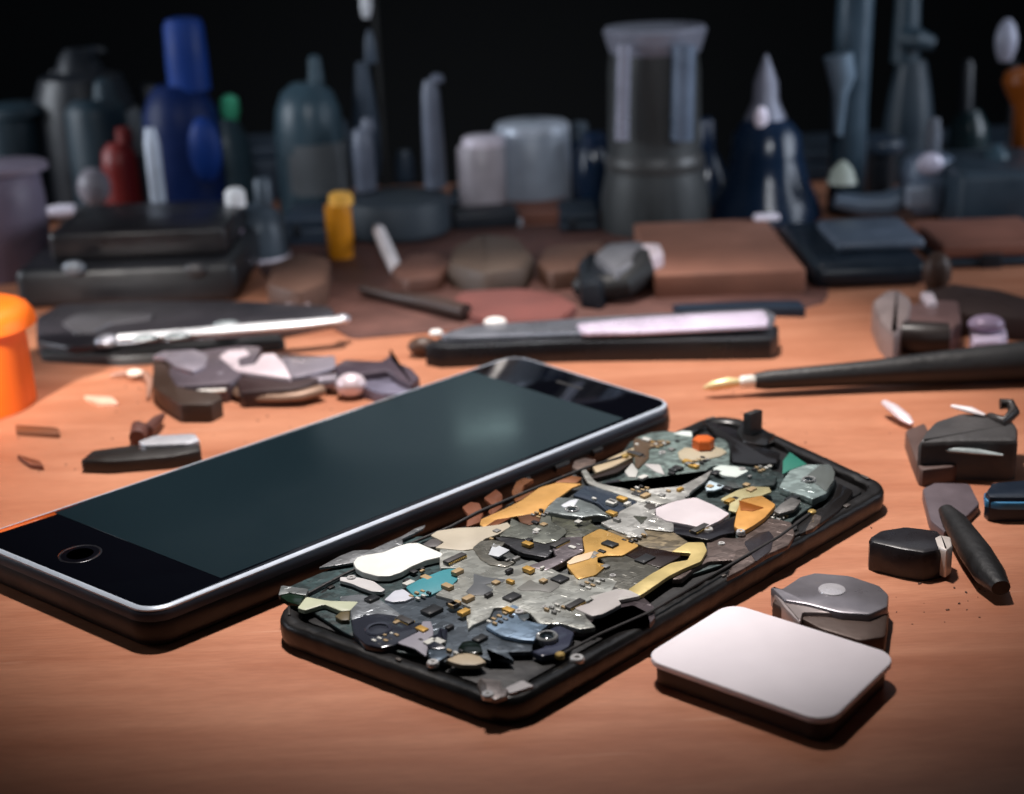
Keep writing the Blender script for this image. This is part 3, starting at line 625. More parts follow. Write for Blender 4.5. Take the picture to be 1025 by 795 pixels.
# ================================================================ LONG BLACK CASE IN THE MIDDLE
t = thing('folding_knife', 'long glossy black folding tool with pale metal spine behind the phones', 'folding tool', (*G(600, 358, 0).xy, 0))
bm = NB(); tprism(bm, [(424, 344), (436, 338), (455, 331), (520, 329), (765, 322), (779, 325), (778, 334), (770, 338), (560, 341), (440, 347)], 0, .62, .09)
obj('handle', bm, BLACKG, t)
bm = NB(); tprism(bm, [(440, 334), (470, 325), (575, 318), (700, 311), (765, 308), (776, 314), (772, 326), (700, 329), (560, 333), (455, 337)], .60, .76, .06)
obj('liner', bm, mat('grey_liner', (128, 130, 138), .32, .6, k=1), t)
bm = NB(); tprism(bm, [(576, 323), (640, 317), (700, 313), (764, 310), (769, 318), (767, 325), (700, 328), (640, 331), (582, 332)], .74, .86, .06)
obj('spine', bm, mat('lilac_metal', (222, 208, 228), .28, .25, k=1), t)
for x, y, r in ((436, 333, .2), (495, 322, .26)):
    P = G(x, y, .74); bm = NB(); ball(bm, P, r, (1.3 if r > .22 else 1, 1, .55)); obj('rivet', bm, mat('cream_rivet', (240, 232, 226), .35, k=1), t)
bm = NB(); ball(bm, G(423, 346, .28), .34, (1.3, 1, .8)); obj('brown_stop', bm, mat('brown_stop', (88, 60, 44), .5), t)
# dark stick behind it
bm = NB(); tube(bm, [G(362, 289, .3), G(395, 297, .3), G(430, 303, .35), G(466, 312, .35)], [.16, .2, .28, .26], 14)
tag(obj('wooden_stick', bm, mat('dark_stick', (62, 42, 34), .5)), 'short dark brown stick lying behind the long black folding tool', 'stick')
# pale slanted stick
bm = NB(); A_ = G(399, 276, .15); B_ = V(379, 231, A_.y+3.6)
tube(bm, [A_, A_*.5+B_*.5, B_], [.22, .24, .22], 14)
t = tag(obj('white_stick', bm, mat('white_stick', (232, 222, 222), .45, k=1)), 'white slanted stick in front of the slate grey tool cup', 'stick')
bm = NB(); tube(bm, [B_, B_+(B_-A_).normalized()*.35], [.23, .15], 14); obj('stick_end', bm, mat('grey_end', (150, 150, 158), .4), t)

# ================================================================ LEFT: TWEEZERS ON A BLACK FLAT TOOL
t = thing('flat_file', 'flat dark grey tool lying under the silver tweezers', 'hand tool', (*G(160, 345, 0).xy, 0))
bm = NB(); tprism(bm, [(36, 340), (36, 316), (60, 304), (140, 300), (230, 300), (330, 305), (335, 312), (285, 322), (240, 330), (120, 343), (70, 347)], 0, .5, .08)
obj('blade', bm, mat('dark_grey_metal', (60, 57, 62), .36, .3, k=.9), t)
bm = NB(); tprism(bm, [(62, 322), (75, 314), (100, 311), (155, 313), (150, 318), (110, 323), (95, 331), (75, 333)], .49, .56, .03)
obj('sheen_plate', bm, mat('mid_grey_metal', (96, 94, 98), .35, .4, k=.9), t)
bm = NB(); tprism(bm, [(40, 352), (45, 344), (75, 342), (85, 331), (98, 338), (270, 326), (286, 340), (180, 352), (120, 357)], 0, .3, .06)
obj('handle_pad', bm, BLACKM, t)
t = thing('tweezers', 'bright silver tweezers lying across the flat dark tool', 'tweezers', (*G(220, 335, 0).xy, 0))
bm = NB(); tube(bm, [G(118, 337, .78), G(180, 333, .78), G(250, 328, .78), G(300, 324, .8), G(338, 320, .82), G(344, 320, .82)], [.16, .22, .27, .25, .2, .12], 14, .45)
obj('arm', bm, mat('bright_steel', (240, 242, 246), .3, .35, k=1), t)
bm = NB(); tube(bm, [G(100, 343, .55), G(140, 341, .58), G(220, 336, .6), G(300, 329, .62), G(343, 322, .7)], [.2, .16, .16, .16, .14], 12, .45)
obj('arm', bm, STEELD, t)
bm = NB(); ball(bm, G(108, 341, .6), .34, (1.2, 1, .6)); obj('joint', bm, STEELD, t)
bm = NB(); ball(bm, G(342, 319, .74), .24, (1.1, 1, .6)); obj('tail', bm, STEEL, t)
for x, y in ((145, 338), (177, 336), (226, 324)):
    bm = NB(); P = G(x, y, .8); ball(bm, P, .26, (1.5, 1, .35)); obj('grip_pad', bm, mat('grip_grey', (150, 158, 160), .35, .3, k=.9), t)
# small metal things of the pile
LIL = mat('lilac_grey_metal', (150, 142, 152), .34, .4, bump=.4, bscale=6, k=1)
PNK = mat('pink_white_metal', (222, 206, 212), .34, .2, bump=.2, k=1)
BRN = mat('dark_brown_clip', (66, 48, 38), .45)
DGM = mat('plum_grey_metal', (100, 90, 98), .36, .4, bump=.3, bscale=8, k=1)
def lone(name, pix, z, m, label, cat, z0=0, bev=.06, sm=1, group=None):
    bm = NB(); tprism(bm, pix, z0, z, bev, sm); return tag(obj(name, bm, m), label, cat, group)
lone('spring_clip', [(152, 384), (153, 362), (160, 357), (170, 362), (174, 375), (185, 388), (220, 392), (222, 398), (210, 404), (180, 404), (160, 392)], .5, BRN, 'dark brown spring clip at the left end of the metal pile', 'clip')
t = thing('metal_block', 'lilac grey metal block behind the dark brown spring clip', 'metal part', (*G(190, 380, 0).xy, 0))
bm = NB(); tprism(bm, [(168, 372), (172, 358), (200, 350), (240, 345), (262, 346), (255, 362), (232, 382), (176, 386)], .0, .55, .08); obj('block_body', bm, DGM, t)
bm = NB(); tprism(bm, [(152, 356), (162, 351), (195, 349), (208, 355), (205, 366), (192, 371), (175, 366), (165, 357)], .55, .66, .04); obj('block_lid', bm, LIL, t)
t = thing('hinge_part', 'pale pinkish metal hinge in the middle of the metal pile', 'metal part', (*G(265, 385, 0).xy, 0))
bm = NB(); tprism(bm, [(234, 372), (240, 356), (270, 352), (330, 356), (334, 372), (300, 388), (240, 392)], 0, .45, .06); obj('hinge_base', bm, mat('deep_brown_metal', (70, 52, 52), .4, .2), t)
bm = NB(); tprism(bm, [(219, 356), (228, 350), (246, 349), (250, 354), (238, 358), (240, 366), (254, 364), (262, 354), (274, 353), (284, 362), (292, 378), (262, 374), (235, 370)], .46, .58, .04); obj('hinge_plate', bm, PNK, t)
bm = NB(); tprism(bm, [(281, 357), (300, 358), (335, 355), (336, 367), (300, 376), (292, 377)], .44, .56, .03); obj('hinge_leaf', bm, LIL, t)
bm = NB(); ball(bm, G(221, 380, .35), .22); tag(obj('steel_ball', bm, LIL), 'tiny grey steel ball in front of the metal pile', 'ball')
bm = NB(); tube(bm, [G(176, 390, .34), G(200, 391, .34), G(226, 389, .34)], [.08, .16, .13], 12, .5)
tag(obj('white_pin', bm, mat('white_pin', (232, 226, 218), .35, k=1)), 'short white pin lying along the front of the dark brown clip', 'pin')
t = thing('metal_link', 'bent brown metal link at the front of the metal pile', 'metal part', (*G(265, 400, 0).xy, 0))
bm = NB(); tube(bm, [G(228, 385, .2), G(240, 393, .2), G(256, 397, .22), G(280, 398, .22), G(300, 396, .25), G(322, 390, .25)], [.15, .2, .2, .16, .2, .22], 12, .7); obj('link_body', bm, mat('tan_metal', (148, 118, 98), .4, .3), t)
t = thing('metal_ferrule', 'round pale pink ferrule joined to a grey sleeve beside the claw', 'metal part', (*G(345, 395, 0).xy, 0))
bm = NB(); ball(bm, G(351, 385, .34), .38, (1.1, 1, .85)); obj('ferrule_ball', bm, PNK, t)
bm = NB(); tube(bm, [G(298, 388, .25), G(315, 383, .28), G(338, 381, .32)], [.15, .24, .26], 14, .8); obj('sleeve', bm, LIL, t)
t = thing('plier_jaw', 'slate lilac hooked plier jaw touching the whole phone', 'pliers', (*G(385, 385, 0).xy, 0))
bm = NB(); tprism(bm, [(333, 366), (345, 359), (380, 361), (388, 356), (391, 348), (394, 360), (412, 368), (420, 377), (412, 384), (398, 378), (388, 370), (360, 374), (340, 376)], .2, .55, .06); obj('upper_jaw', bm, mat('plum_metal', (86, 74, 84), .38, .3, k=.95), t)
bm = NB(); tprism(bm, [(345, 373), (365, 376), (392, 374), (410, 385), (428, 387), (412, 393), (385, 393), (362, 386), (350, 384)], 0, .34, .06); obj('lower_jaw', bm, mat('slate_lilac', (118, 114, 132), .36, .4, k=1), t)
lone('bolt_head', [(286, 301), (310, 302), (309, 309), (284, 308)], .35, PNK, 'small pinkish bolt head above the tweezers tail', 'bolt', bev=.05)

# small blade near phone
t = thing('craft_blade', 'short black blade handle with a bright steel edge on bare wood', 'blade', (*G(140, 460, 0).xy, 0))
bm = NB(); tprism(bm, [(80, 460), (92, 450), (120, 446), (180, 440), (200, 441), (201, 450), (170, 456), (110, 461)], 0, .32, .06); obj('handle', bm, mat('blade_black', (46, 42, 40), .35), t)
bm = NB(); tprism(bm, [(138, 441), (155, 435), (195, 433), (200, 440), (190, 443), (145, 445)], .30, .42, .04); obj('edge', bm, mat('blade_edge', (216, 216, 222), .28, .4, k=1), t)
bm = NB(); tube(bm, [G(137, 438, .2), G(140, 430, .24), G(148, 430, .24), G(156, 422, .24), G(163, 415, .24)], [.2, .26, .16, .15, .06], 12)
tag(obj('rubber_plug', bm, mat('brown_plug', (104, 66, 58), .5)), 'small bent reddish brown plug standing behind the craft blade', 'plug')
# tiny scraps
for pix, m, lab, cat, nm in (([(15, 424), (58, 427), (60, 434), (16, 431)], mat('scrap_brown', (132, 78, 48), .5), 'flat brown wood chip left of the craft blade', 'chip', 'wood_chip'),
                         ([(16, 454), (40, 460), (44, 466), (30, 464)], mat('scrap_rust', (150, 84, 56), .5), 'small rust brown sliver nearest the left frame edge', 'sliver', 'wood_sliver'),
                         ([(83, 395), (112, 396), (119, 403), (98, 402)], mat('scrap_pale', (240, 190, 165), .5, k=.95), 'pale pink flat sliver on wood right of the orange pot', 'sliver', 'pale_sliver')):
    lone(nm, pix, .12, m, lab, cat, bev=.03)
t = thing('wire_hook', 'thin tan hook with a bright bead beside the metal pile', 'hook', (*G(140, 380, 0).xy, 0))
bm = NB(); tube(bm, [G(110, 375, .1), G(130, 372, .15), G(146, 374, .15), G(150, 382, .12), G(148, 398, .1)], [.05, .13, .12, .1, .04], 10, .7); obj('hook_body', bm, mat('tan_hook', (178, 132, 112), .45), t)
bm = NB(); ball(bm, G(135, 373, .22), .15, (1.6, 1, .7)); obj('bead', bm, mat('cream_bead', (250, 226, 210), .4, k=1), t)

# loose crumbs of solder and dust near the tools
bm = NB(); rc_ = random.Random(3)
for k in range(170):
    a = rc_.choice(((300, 420, 240, 60), (800, 450, 200, 130), (120, 450, 120, 60), (600, 400, 400, 60), (930, 600, 90, 60)))
    P = G(a[0]+rc_.gauss(0, .5)*a[2], a[1]+rc_.gauss(0, .5)*a[3], 0); r_ = rc_.choice((.012, .016, .022, .03))
    box(bm, (P.x, P.y, r_*.35), (r_*rc_.uniform(.8, 2.4), r_, r_*.7), rc_.uniform(0, 3), 0)
o = obj('solder_debris', bm, mat('debris_dark', (92, 66, 54), .6, k=.9), smooth=False); o['kind'] = 'stuff'; o['label'] = 'tiny dark crumbs scattered on the bench around the tools'; o['category'] = 'debris'
# orange pot
t = thing('orange_pot', 'bright orange rounded pot cut by the left frame edge', 'pot', (*G(-15, 420, 0).xy, 0))
Yp = G(-20, 424, 0).y+1.6
ORG = mat('orange_plastic', (255, 112, 24), .45, var=.05, bump=.05, k=1.0)
bm = NB(); pxlathe(bm, -28, Yp, [(20, 304), (46, 305), (56, 309), (61, 317), (62.5, 326)], 40); obj('pot_lid', bm, ORG, t)
bm = NB(); pxlathe(bm, -28, Yp, [(60, 325), (63, 328), (64.5, 345), (64.5, 405), (60, 416)], 40, 0); obj('pot_body', bm, ORG, t)
# ================================================================ BACKGROUND
def bottle(name, label, cat, px_, Y, parts, group=None):
    P = V(px_, 200, Y)
    t = thing(name, label, cat, (P.x, Y, 0), group)
    for pn, m, prof, z0 in parts:
        bm = NB(); pxlathe(bm, px_, Y, prof, 32, z0); obj(pn, bm, m, t)
    return t
def gm(n, rgb, r=.35, me=0.0, **kw):
    kw['k'] = kw.get('k', .75)*1.5; kw.setdefault('spec', .3)
    return mat(n, rgb, r, me*.5, bump=.05, **kw)
KB = 2.2
BLUE = gm('blue_plastic', (24, 62, 140), .5, k=.4, spec=.15)
NAVY = gm('navy_glass', (10, 34, 84), .5, k=.45, spec=.15)
TEAL = gm('dark_teal', (48, 66, 76), .4, k=.75)
SLATE = gm('slate', (70, 80, 90), .42, .1, k=.7)
DARK = gm('near_black', (24, 28, 34), .4, k=.7)
GREYM = gm('grey_metal', (140, 146, 156), .32, .5, k=1.2)
LILM = gm('lilac_metal_pale', (190, 182, 196), .35, .2, k=1.1)
# blue pump bottle
t = bottle('blue_bottle', 'tall blue bottle with a straight cap behind the helping hand stand', 'bottle', 190, 60, [
    ('body', NAVY, [(20, 84), (28, 92), (36, 110), (38, 130), (38, 200), (36, 206)], 0),
    ('cap', BLUE, [(10, 17), (17, 19), (20, 26), (21, 60), (21, 90)], None)])
bm = NB(); P = V(205, 150, 57.6); ball(bm, P, .8, (.8, .6, 1.6)); obj('label_patch', bm, BLUE, t)
bottle('green_tip_bottle', 'dark dropper bottle with a small green tip right of the blue bottle', 'bottle', 232, 61, [
    ('body', TEAL, [(12, 118), (18, 130), (24, 145), (25, 200)], 0), ('tip', gm('green_tip', (60, 150, 115), .4, k=1.0), [(4, 95), (9, 99), (10, 110), (7, 120), (3, 128)], None)])
bottle('red_bottle', 'dark red bottle standing between blue bottle and grey ball', 'bottle', 125, 61, [
    ('body', gm('dark_red', (120, 36, 34), .4, k=.6), [(9, 142), (16, 150), (18, 165), (19, 206)], 0), ('neck', gm('dark_red2', (104, 32, 30), .4, k=.6), [(6, 127), (8, 129), (9, 143)], None)])
# helping hand stand
Y = 57
t = thing('helping_hand', 'grey soldering helping hand stand with crossbar and clip arms', 'stand', (V(150, 220, Y).x, Y, 0))
bm = NB(); a = V(150, 128, Y); tube(bm, [Vector((a.x, Y, .2)), Vector((a.x, Y, a.z-.6)), Vector((a.x, Y, a.z))], [.3, .3, .2], 16); obj('post', bm, GREYM, t)
bm = NB(); tube(bm, [V(52, 212, Y-.5), V(100, 211, Y-.5), V(140, 212, Y-.5), V(158, 212, Y-.5), V(175, 220, Y-.6), V(220, 225, Y-.6)], [.2, .24, .24, .24, .22, .18], 14); obj('crossbar', bm, mat('bar_grey', (128, 126, 130), .35, .4, k=.9), t)
bm = NB(); tube(bm, [V(47, 212, Y-.6), V(60, 211, Y-.6), V(75, 210, Y-.6)], [.18, .26, .22], 14); obj('clip', bm, LILM, t)
bm = NB(); tube(bm, [V(175, 220, Y-.8), V(200, 223, Y-.8), V(220, 226, Y-.8)], [.2, .24, .16], 14); obj('clip', bm, mat('pink_clip', (150, 124, 120), .4, .3, k=1.1), t)
bm = NB(); ball(bm, V(127, 224, Y-.9), .42, (1.2, 1, .5)); obj('wing_nut', bm, mat('nut_grey', (130, 126, 126), .4, .3, k=1.1), t)
bm = NB(); lathe(bm, (a.x, Y, 0), [(1.6, 0), (1.6, .3), (1.2, .45), (.4, .5)], 28); obj('foot', bm, DARK, t)
bm = NB(); P = V(94, 187, 58.5); ball(bm, P, .64, (1, 1, 1.2)); lathe(bm, (P.x, 58.5, 0), [(.5, 0), (.5, .2), (.15, .3), (.15, P.z-.4)], 16)
tag(obj('ball_stand', bm, gm('grey_knob', (104, 100, 106), .4, k=1.1)), 'round grey ball on a short stem left of the red bottle', 'ball stand')
bm = NB(); P = V(68, 228, 54); ball(bm, P, .26); lathe(bm, (P.x, 54, 0), [(.3, 0), (.2, .1), (.1, P.z-.1)], 12)
tag(obj('white_pin_ball', bm, mat('white_ball', (220, 220, 224), .4, k=1)), 'tiny white ball on a pin below the crossbar', 'pin')
# black toolbox left
t = thing('black_toolbox', 'low black box with faint grey sheen behind the tweezers', 'box', (V(140, 300, 50).x, 50, 0))
bm = NB(); a, b, z1 = pxbox(bm, 12, 235, 266, 48, 6.0, 0, .3); obj('box_body', bm, mat('box_black', (26, 27, 31), .42, k=.9), t)
bm = NB(); box(bm, ((a.x+b.x)/2+.3, 51.2, z1+.5), (b.x-a.x-1.4, 4.6, 1.0), 0, .2); obj('lid', bm, mat('box_lid', (34, 32, 35), .38, k=.9), t)
for x, y in ((74, 262), (196, 264)):
    bm = NB(); P = V(x, y+6, 47.9); ball(bm, P, .32, (1.2, .5, .8)); obj('latch', bm, mat('latch_grey', (110, 116, 124), .4, .3, k=1) if x < 100 else mat('latch_dark', (60, 58, 60), .4), t)
# tape roll / cup at left edge
t = bottle('grey_cup', 'mauve grey rounded cup at the left frame edge', 'cup', 5, 53, [
    ('cup_body', gm('mauve_grey', (92, 84, 98), .45, k=1.1), [(30, 166), (40, 168), (46, 175), (48, 200), (48, 240), (40, 262)], 0),
    ('cup_rim', gm('mauve_rim', (104, 96, 108), .4, k=1.1), [(38, 163), (42, 165), (42, 170)], None)])
# faint tall silhouettes
bottle('dark_jug', 'almost black jug silhouette at the far left', 'jug', 95, 63.5, [('body', DARK, [(12, 48), (18, 56), (24, 70), (40, 76), (48, 100), (48, 190)], 0), ('spout', DARK, [(4, 46), (8, 47), (12, 52)], None)])
bottle('teal_tin', 'dark teal tin behind the mauve grey cup', 'tin', 18, 62.5, [('tin_body', gm('teal_tin', (22, 36, 44), .5, k=1.1), [(20, 110), (26, 114), (30, 122), (30, 190)], 0), ('tin_lid', gm('teal_tin_lid', (24, 38, 46), .5, k=1.1), [(28, 104), (31, 106), (31, 114)], None)])
bottle('teal_tin', 'dark teal tin with a pointed top behind the red bottle', 'tin', 105, 62, [('tin_body', gm('teal_tin', (22, 36, 44), .5, k=1.1), [(20, 98), (27, 104), (30, 112), (30, 190)], 0), ('point', gm('teal_tin_lid', (24, 38, 46), .5, k=1.1), [(3, 78), (9, 82), (12, 99)], None)])
# pale dropper with slate body
bottle('dropper_bottle', 'slim pink topped dropper standing left of the amber vial', 'bottle', 236, 52.5, [
    ('tube', gm('mauve_tube', (140, 126, 140), .3, .1, k=1.1), [(7, 205), (10, 212), (10, 262)], 0), ('top', gm('pink_top', (222, 206, 212), .35, k=1), [(6, 188), (10, 192), (10.5, 206)], None)])
bottle('slate_bottle', 'stout slate grey bottle beside the slim pink topped dropper', 'bottle', 264, 54, [
    ('body', SLATE, [(8, 203), (20, 212), (27, 228), (27, 270)], 0), ('neck', SLATE, [(7, 178), (9, 181), (9, 204)], None), ('base_ring', LILM, [(27.5, 254), (28, 256), (28, 262)], None)])
bottle('squeeze_bottle', 'dark teal squeeze bottle with a narrow nozzle behind the amber vial', 'bottle', 316, 60, [
    ('body', TEAL, [(14, 82), (26, 92), (32, 108), (35, 130), (35, 210)], 0), ('nozzle', TEAL, [(3, 55), (6, 58), (8, 82)], None)])
t = bottle('amber_vial', 'small amber orange vial standing in front of the slate grey cup', 'vial', 341, 53.5, [
    ('body', gm('amber_glass', (176, 112, 22), .3, k=.9), [(12.5, 204), (13.5, 210), (13.5, 245), (12, 252)], 0), ('cap', gm('amber_cap', (214, 158, 70), .4, k=.9), [(8, 192), (12, 195), (12.5, 204)], None)])
# tool cup with tools
t = thing('tool_cup', 'slate grey cup holding dark tools in the middle background', 'cup', (V(398, 250, 57).x, 57, 0))
bm = NB(); Pq = V(398, 190, 57)
pxlathe(bm, 398, 57, [(48, 196), (52, 197), (54, 200), (54, 228), (48, 236)], 40, 0); obj('cup_body', bm, gm('cup_slate', (50, 58, 66), .5, 0, k=.6), t)
def tall_tool(x, Y, prof, m, lab, nm='brush', cat='brush', tip=None):
    t = thing(nm, lab, cat, (V(x, 200, Y).x, Y, 0))
    bm = NB(); pxlathe(bm, x, Y, prof, 20, 1.6); obj('grip', bm, m, t)
    if tip:
        bm = NB(); pxlathe(bm, x, Y, tip[0], 16); obj('tip', bm, tip[1], t)
GD = gm('grip_dark_blue', (44, 56, 70), .4, k=.7); GS = gm('grip_slate', (86, 92, 106), .38, .1, k=.7)
tall_tool(371, 60.5, [(6, 62), (8, 78), (11, 100), (14, 130), (13, 160), (10, 200)], GD, 'tallest dark brush handle in the slate cup with a pale end above', tip=([(2, 30), (5, 40), (6, 52), (6.5, 63)], GD))
tall_tool(368, 58, [(7, 128), (10, 132), (11, 150), (11, 215)], GS, 'short dark brush handle at the left side of the slate cup', tip=([(5, 118), (6.5, 122), (7.5, 130)], GS))
tall_tool(437, 58, [(6, 80), (9, 92), (10, 120), (11, 215)], GS, 'slate brush handle at the right side of the cup', tip=([(4, 74), (7, 77), (7, 82)], GS))
bm = NB(); pxlathe(bm, 366, 70, [(4, -60), (5, -40), (5, 5), (6, 14), (3, 20)], 16)
# hanging lamp probe (pale tip at the upper frame edge) hangs from a thin gooseneck
Pn = V(366, 20, 62)
t = thing('gooseneck_probe', 'thin probe with a pale tip reaching down at the top edge', 'probe', (Pn.x, 66, 0))
bm.free(); bm = NB(); tube(bm, [V(366, -4, 62), V(366, 8, 62), V(366, 18, 62)], [.22, .24, .14], 14); obj('tip', bm, mat('pale_tip', (190, 194, 200), .35, .1, k=1.0), t)
bm = NB(); top = V(366, -4, 62)
arc = [top]+[Vector((top.x, 62+2*(1-math.cos(a)), top.z+2*math.sin(a))) for a in [k*math.pi/10 for k in range(1, 11)]]
tube(bm, arc+[Vector((top.x, 66, 4)), Vector((top.x, 66, 0))], .1, 10); obj('gooseneck', bm, mat('gooseneck_black', (6, 8, 10), .8, bump=0), t)
# shiny jars
def jar(x, Y, hw, y0, y1, lab, m, spot):
    t = bottle('metal_jar', lab, 'jar', x, Y, [('jar_body', m, [(hw-3, y0+8), (hw, y0+12), (hw, y1-6), (hw-2, y1)], 0), ('lid', LILM if spot else GREYM, [(hw-6, y0), (hw-3, y0+2), (hw-2, y0+9)], None)])
    return t
jar(483, 60, 24, 136, 200, 'short silver jar with pale front left of the bigger jar', gm('jar_pale', (190, 182, 190), .4, 0, k=.62), 1)
jar(532, 61.5, 40, 122, 205, 'large grey metal jar between the short jar and the tall canister', gm('jar_slate', (130, 138, 150), .4, 0, k=.8), 0)
bm = NB(); P = V(484, 215, 57.5); box(bm, (P.x, 58, .35), (2.6, 1.6, .7), .1, .15)
tag(obj('dark_clamp', bm, gm('clamp_dark', (26, 30, 36), .4, k=1)), 'dark block lying in front of the short silver jar', 'block')
# tall canister
t = bottle('tall_canister', 'tall dark metal canister with a flared silver rim', 'canister', 655, 56.5, [
    ('body', gm('canister_dark', (44, 46, 47), .5, .2, k=.8, stretch=(6, 6, .5)), [(44, 50), (46, 70), (46, 110), (46, 150), (50, 175), (54, 195), (54, 238)], 0),
    ('rim', gm('rim_silver', (110, 112, 124), .35, .3, k=.7), [(38, 25), (50, 26), (52, 30), (49, 40), (45, 52)], None),
    ('collar', gm('collar_dark', (46, 46, 46), .4, .3, k=1.1), [(46, 150), (50, 156), (50, 164), (48, 170)], None)])
for x, w, h in ((624, .26, 0), (684, .42, 0)):
    a = V(x, 45, 54.6); b = V(x-2, 140, 54.6)
    bm = NB(); tube(bm, [a, b], w, 12, 1); obj('vertical_bar', bm, gm('bar_silver', (110, 112, 124), .3, .4, k=1.1) if x < 650 else gm('bar_slate', (70, 80, 94), .32, .3, k=1.1), t)
# clamp at foot
t = thing('rubber_clamp', 'black curved clamp with grey pad at the foot of the canister', 'clamp', (V(612, 290, 50).x, 50, 0))
bm = NB(); tube(bm, [G(580, 286, .45), G(600, 289, .5), G(622, 285, .6), G(640, 272, .8), G(644, 258, 1.0)], [.35, .42, .45, .48, .35], 16); obj('clamp_arm', bm, BLACKR, t)
bm = NB(); tprism(bm, [(594, 254), (606, 243), (640, 240), (650, 245), (640, 262), (615, 270)], 0.3, 1.2, .15); obj('clamp_pad', bm, gm('pad_grey', (92, 92, 96), .4, .1, k=1), t)
bm = NB(); tprism(bm, [(641, 243), (660, 243), (664, 252), (652, 256)], .8, 1.3, .1); obj('clamp_screw', bm, PNK, t)
bm = NB(); tprism(bm, [(577, 262), (590, 250), (620, 262), (600, 284), (580, 282)], 0, .9, .15); obj('clamp_foot', bm, DARK, t)
# cardboard box
t = thing('cardboard_box', 'low brown cardboard box behind the folding tool', 'box', (V(735, 298, 47).x, 49, 0))
bm = NB(); a, b, z1 = pxbox(bm, 655, 806, 272, 46.2, 7.5, 0, .08); obj('box_body', bm, mat('cardboard', (150, 100, 80), .7, var=.15, k=.9), t)
bm = NB(); P = V(762, 237, 54.2); box(bm, (P.x, 53.3, z1+.12), (.9, .5, .22), 0, .08); obj('pale_highlight', bm, LILM, t)  # lilac piece standing in for a small highlight on the box
# dark bottle with cone tip
t = bottle('cone_tip_bottle', 'dark blue round bottle with a pale grey cone tip', 'bottle', 765, 57.5, [
    ('body', gm('ink_blue', (14, 26, 42), .22, k=1.2), [(22, 120), (34, 134), (36, 155), (42, 180), (52, 200), (56, 215), (52, 234)], 0),
    ('cone', gm('cone_grey', (92, 94, 106), .35, .2, k=1.1), [(1, 54), (6, 66), (12, 82), (13, 100), (20, 116), (22, 124), (16, 132)], None),
    ('shoulder', gm('ink_blue2', (16, 28, 46), .25, k=1.2), [(20, 118), (26, 124), (27, 132)], None)])
bm = NB(); P = V(761, 118, 56.7); ball(bm, P, .3, (.9, .5, 1.5)); obj('pale_drop', bm, LILM, t)
bottle('ink_bottle', 'dark navy flask between the canister and the cone tip bottle', 'flask', 706, 60.5, [('body', gm('ink_blue', (14, 26, 42), .22, k=1.2), [(8, 150), (14, 160), (22, 180), (24, 232)], 0), ('neck', gm('ink_blue2', (16, 28, 46), .25), [(6, 118), (8, 121), (9, 151)], None)])
bottle('ink_bottle', 'dark navy oval flask left of the tall canister', 'flask', 594, 60, [('body', gm('ink_blue', (14, 26, 42), .22, k=1.2), [(12, 146), (18, 160), (20, 180), (16, 215)], 0), ('neck', gm('ink_blue2', (16, 28, 46), .25), [(9, 132), (12, 135), (13, 147)], None)])
# microscope / station on the right
Y = 56
t = thing('microscope', 'dark bench microscope with round column and grey knobs', 'microscope', (V(870, 270, Y).x, Y, 0))
bm = NB(); a, b, z1 = pxbox(bm, 812, 932, 263, 46.5, 6.5, 0, .4); obj('base', bm, gm('scope_base', (20, 30, 40), .35, k=.7), t)
bm = NB(); P = V(873, 250, 49); box(bm, (P.x, 49.6, z1+.2), (2.9, 3.4, .4), 0, .2); obj('stage', bm, gm('scope_stage', (82, 92, 106), .4, .1, k=.7), t)
bm = NB(); a = V(846, 205, 58); tube(bm, [Vector((a.x, 58, 0)), Vector((a.x, 58, 4)), Vector((a.x+.1, 58, 9)), Vector((a.x+.1, 58, 16))], [.75, .7, .68, .68], 24); obj('column', bm, gm('scope_column', (46, 62, 74), .35, .2, k=.7), t)
bm = NB(); tube(bm, [V(838, 55, 57.1), V(842, 78, 57.1), V(840, 95, 57.1), V(838, 135, 57.1)], [.55, .5, .28, .16], 14); obj('bracket', bm, gm('scope_bracket', (74, 88, 100), .35, .2, k=1.1), t)
bm = NB(); pxlathe(bm, 842, 55.5, [(3, 161), (11, 170), (15, 183)], 20); obj('focus_knob', bm, gm('olive_knob', (120, 126, 118), .4, k=1.0), t)
bm = NB(); tube(bm, [V(835, 200, 56.2), V(860, 205, 56.2), V(885, 205, 56.2), V(905, 197, 56.2)], [.3, .42, .5, .5], 16); obj('arm', bm, gm('scope_arm', (72, 84, 98), .36, .2, k=1.1), t)
bm = NB(); pxlathe(bm, 926, 56.2, [(12, 152), (24, 158), (28, 170), (27, 195), (18, 210)], 28); obj('head', bm, gm('scope_head', (70, 80, 94), .35, .2, k=1.1), t)
bm = NB(); pxlathe(bm, 932, 56.5, [(6, 118), (8, 134), (8, 155)], 20); obj('eyepiece', bm, gm('scope_eye', (70, 74, 82), .4, k=1.1), t)
bm = NB(); ball(bm, V(930, 164, 55.1), .48, (1.05, .5, .9)); obj('knob', bm, mat('pale_knob', (176, 170, 186), .35, .1, k=1.0), t)
bm = NB(); P = V(919, 196, 55.0); box(bm, P, (1.0, .5, .85), 0, .12); obj('lens_block', bm, mat('lens_block', (128, 136, 150), .36, .2, k=1.0), t)
